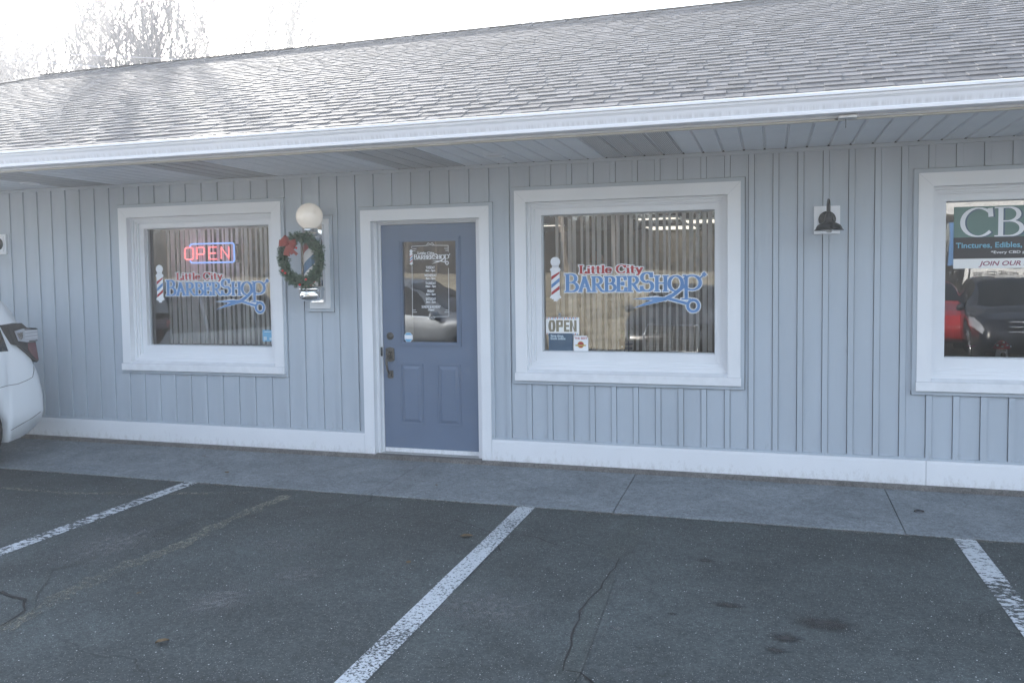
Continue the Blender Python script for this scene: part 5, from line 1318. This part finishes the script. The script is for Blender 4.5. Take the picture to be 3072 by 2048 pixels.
for i, (x, y, h_, lab) in enumerate(((-16,-50,11,'dark conifer reflected near the middle of the left window'),(-6.5,-49,12,'dark conifer reflected in the upper part of the door glass'),(-1.5,-52,9.5,'shorter dark conifer reflected at the left of the middle window'),(9,-50,10,'dark conifer reflected in the right half of the middle window'))):
    e = empty('conifer_tree', (x, y, gz(x,y)), lab, 'tree')
    MB().tube([(x,y,gz(x,y)-.2),(x,y,gz(x,y)+h_*.9)], [.2,.03], 8).build('trunk', M['bark'], e)
    b = MB()
    for j in range(2600):
        t = rt.random()**.7; rr_ = h_*.20*(1-t)*rt.uniform(.35,1.05); a = rt.uniform(0,6.283); z = gz(x,y)+.8+(h_-.8)*t
        p = Vector((x+rr_*math.cos(a), y+rr_*math.sin(a), z-rr_*.3)); s_ = rt.uniform(.10,.28); d = Vector((math.cos(a), math.sin(a), -.4))
        n_ = Vector((-math.sin(a), math.cos(a), rt.uniform(-.3,.3)))
        b.add([p-n_*s_*.4, p+n_*s_*.4, p+d*s_*1.3], [(0,1,2)])
    b.build('crown', M['conifer'], e)

# ------------------------------------------------------------------ utility pole and wires
e = empty('utility_pole', (-7.4,30,-.1), 'utility pole top with two pale bell insulators just showing over the roof ridge', 'utility pole')
MB().tube([(-7.35,30.3,-.2),(-7.35,30.3,12.6)], [.16,.11], 12).build('post', M['bark'], e, True)
MB().box(-8.6,-6.1,30.1,30.22,12.45,12.58).build('crossarm', M['bark'], e)
M['porc'] = mat('pale_porcelain', (.55,.58,.62), .3)
for x, w_ in ((-7.56,1.0),(-7.12,.8)):
    MB().lathe([(0,.0),(.10*w_,0),(.105*w_,.10),(.125*w_,.13),(.075,.26),(.06,.36),(.06,.42),(.085*w_,.44),(.085*w_,.48),(0,.50)], (x,30.15,12.56), 16).build('insulator', M['porc'], e, True)
M['wire'] = mat('weathered_cable', (.30,.30,.33), .6)
def wire(pts, r_, label):
    e_ = MB().tube(pts, r_, 6).build('overhead_wire', M['wire']); tag(e_, label, 'cable', 'overhead wires behind the building')
wire([(-45,30,17.4),(-37.737,30,16.108),(-33.106,30,15.376),(-28.731,30,14.737),(-25.809,30,14.34),(-20.666,30,13.87),(-16.513,30,13.50),(-11.715,30,13.17),(-7.995,30.1,13.03),(-7.56,30.15,13.07),(-7.113,30.15,13.05),(-6.678,30,12.84),(-5,30,12.3),(0,30,11.2),(12,30,10.5)], .016, 'topmost overhead wire running left from the insulators across the sky')
wire([(-40,22,13.6),(-28.865,22,11.70),(-25.23,22,11.205),(-21.796,22,10.777),(-19.186,22,10.441),(-10,22,9.6)], .014, 'middle overhead wire that crosses the bare trees')
wire([(-40,20,12.9),(-26.645,20,10.641),(-24.591,20,10.343),(-20.849,20,9.791),(-10,20,8.8)], .018, 'lowest overhead wire just above the left end of the roof')

# ------------------------------------------------------------------ across the road (reflected in the right window)
M['tan'] = mat('tan_siding', (.42,.36,.28), .8, .3, var=.05); M['troof'] = mat('brown_roof', (.14,.12,.10), .9)
e = empty('gabled_house', (30,-66,-3.3), 'tan gabled house row with white trim, reflected under the banner in the right window', 'house')
MB().box(19,42,-72,-64,-3.3,1.0).build('wall', M['tan'], e)
mesh('roof', [(18.6,-63.4,.9),(42.4,-63.4,.9),(42.4,-68,3.6),(18.6,-68,3.6),(18.6,-72.6,.9),(42.4,-72.6,.9)], [(0,1,2,3),(3,2,5,4)], M['troof'], e)
for k in range(4):
    xg = 20.8+k*5.6
    MB().prism([(xg-2.0,-3.3),(xg+2.0,-3.3),(xg+2.0,.9),(xg,3.0),(xg-2.0,.9)], -63.2, -64.0).build('gable', M['tan'], e)
    b = MB()
    for s in (-1,1): b.add([(xg+s*2.25,-63.15,.68),(xg+s*2.25,-63.15,.95),(xg,-63.15,3.30),(xg,-63.15,3.02)], [(0,1,2,3)]).box(xg+s*2-.12, xg+s*2+.12,-63.3,-63.1,-3.3,.8)
    b.build('gable_trim', M['dwhite'], e)
    for z in (-.3,): 
        f = MB(); frame(f, xg-.5, xg+.5, z-.7, z+.5, .12, .12, -63.25, -63.1); wd = f.build('window', M['dwhite'], e)
        MB().box(xg-.38, xg+.38, -63.22,-63.18, z-.58, z+.38).build('pane', M['cglass'], wd)
e = empty('fuel_price_sign', (14,-40,-3.2), 'white sign reading WE SELL DIESEL with green ovals, reflected in the right window', 'sign')
def rev_text(s, xr, z, size, y, m_, width):
    o = text_mesh('lettering', s, 0, 0, size, 0, m_, e, .001, width)
    for v in o.data.vertices: v.co = (xr-v.co.x, y, z+v.co.z)
    return o
MB().box(13.0,16.2,-40.1,-40.0,-.15,1.62).build('sign_board', M['card'], e)
rev_text('WE SELL DIESEL', 14.6, 1.15, .42, -39.97, M['bk'], 1.5); rev_text('WE SELL DIESEL', 16.15, 1.15, .42, -39.97, M['bk'], 1.45)
M['gr'] = mat('dark_green_print', (.03,.12,.07), .6)
for xc in (13.9, 15.4):
    b = MB(); b.add([(xc+.62*math.cos(2*math.pi*i/28), -39.98, .48+.42*math.sin(2*math.pi*i/28)) for i in range(28)], [tuple(range(28))]); b.build('oval_badge', M['gr'], e)
for j, t_ in enumerate(('GREEN','MOUNTAIN','COFFEE')): rev_text(t_, 13.9+.42, .62-.22*j, .17, -39.95, M['card'], .84)
for x in (12.7, 13.25, 16.4): MB().box(x, x+.22, -40.4,-40.2,-3.3,4.2).build('sign_post', M['card'], e)
MB().box(12.0,13.4,-40.2,-40.02,1.8,4.0).build('price_panel', M['dblue'], e)
o = text_mesh('lettering', 'E', 0, 0, .9, 0, M['dred'], e, .01); 
for v in o.data.vertices: v.co = (13.2-v.co.x, -39.97, 2.0+v.co.z)
e = empty('fuel_canopy', (14,-48,-3.3), 'white fuel station canopy reflected at the top of the right window', 'canopy')
MB().box(10.5,20,-54,-44,4.6,6.6).build('canopy_roof', M['card'], e)
for x in (11.5,19): MB().box(x,x+.4,-49.5,-49.1,-3.3,4.6).build('column', M['card'], e)
MB().tube([(11.6+.7*math.cos(R(a)),-43.96,5.5+.6*math.sin(R(a))) for a in range(0,361,20)], .13, 6).build('letter', M['plum'], e)

# grit swept against the wall and the edge of the slabs
rg = random.Random(9); b = MB()
M['grit'] = mat('sand_and_grit', (.16,.15,.135), .95, .1, c2=(.30,.29,.27), vs_=60)
for i in range(2600):
    if i % 3: x, y, z = rg.uniform(-6, 7), -.036-abs(rg.gauss(0,.018)), -.0012
    else: x, y, z = rg.uniform(-6, 7), -1.10+rg.gauss(0,.022), -.040
    if i % 9 == 0: x, y, z = rg.uniform(-5, 6), rg.uniform(-4.6,-1.2), -.0405
    r_ = rg.uniform(.0015,.0055); a = rg.uniform(0,6)
    p = [(x+r_*math.cos(a+k*2.1), y+r_*math.sin(a+k*2.1), z-.002+(.03*(y+.03) if y > -1.05 else 0)) for k in range(3)]
    b.add(p+[(x, y, z+r_*.9+(.03*(y+.03) if y > -1.05 else 0))], [(0,1,3),(1,2,3),(2,0,3)])
o = b.build('grit', M['grit']); tag(o, 'fine grit gathered along the wall base and the sidewalk edge', 'grit', None, 'stuff')
M['smear'] = soft('white_paint_smear', (.42,.45,.47), .50, .62, 24)
for x, y, a, b_ in ((.25,-.035,.22,.012),(.55,-.05,.15,.014),(.80,-.045,.12,.010),(.40,-.02,.10,.008)):
    q_ = blob(x, y, a, b_, M['smear'], .0012+.03*y+.0008, 'paint_smear'); par(q_, None) if False else None

# ------------------------------------------------------------------ fallen leaves
M['dleaf'] = mat('dead_leaf', (.12,.085,.05), .9, .1, var=.3, vs_=40)
def leaf(x, y, z, s, rz, lab, m_=None, curl=.4):
    rl = random.Random(int(x*100)); v = []; n = 9
    for i in range(n):
        t = i/(n-1); w_ = s*.34*math.sin(math.pi*min(1,t*1.02))*(1+.25*math.sin(9*t))
        for k in (-1,0,1): v.append((t*s-.5*s, w_*k, .003+curl*s*.22*(abs(k)*.6)+.10*s*math.sin(math.pi*t)*(1 if k == 0 else .6)))
    o = mesh('fallen_leaf', v, [(3*i+k,3*i+k+1,3*i+k+4,3*i+k+3) for i in range(n-1) for k in (0,1)], m_ or M['dleaf'], None, True)
    o.location = (x, y, z); o.rotation_euler = (0,0,rz); tag(o, lab, 'leaf', 'fallen leaves on the ground')
leaf(1.51,-1.85,-.035,.085,.3,'curled brown leaf lying just left of the middle parking line')
leaf(1.35,-2.39,-.035,.05,1.9,'small orange-brown leaf farther left of the middle parking line')
leaf(.695,-3.663,-.035,.06,.8,'round tan leaf alone in the lower left of the parking bay', None, .9)
leaf(4.321,-.616,-.017,.065,.1,'black twisted leaf on the right-hand sidewalk slab', M['plastic'], 1.0)
leaf(-1.052,-.793,-.022,.06,2.6,'brown leaf on the sidewalk near the end of the left parking line')
leaf(.158,-3.199,-.035,.03,1.2,'tiny yellowish leaf on the asphalt between the left and middle lines')
leaf(.85,-.75,-.020,.035,2.0,'tiny dark leaf scrap on the sidewalk slab right of the door')
leaf(-1.62,-.35,-.008,.04,.4,'tiny leaf scrap on the sidewalk under the left window')

# ------------------------------------------------------------------ added haze volume, stands in for veiling lens glare
hz = bpy.data.materials.new('lens_glare_haze'); hz.use_nodes = True
n = hz.node_tree.nodes; l = hz.node_tree.links; n.clear()
ho = n.new("ShaderNodeOutputMaterial"); pv_ = n.new("ShaderNodeVolumePrincipled")
pv_.inputs["Color"].default_value = (.95,.97,1,1); pv_.inputs["Density"].default_value = GLARE_DENSITY; pv_.inputs["Anisotropy"].default_value = ANIS
l.new(pv_.outputs[0], ho.inputs["Volume"])
o = MB().box(-245,245,-245,245,-4.6,18.5).build('glare_haze', hz); tag(o, kind='stuff')
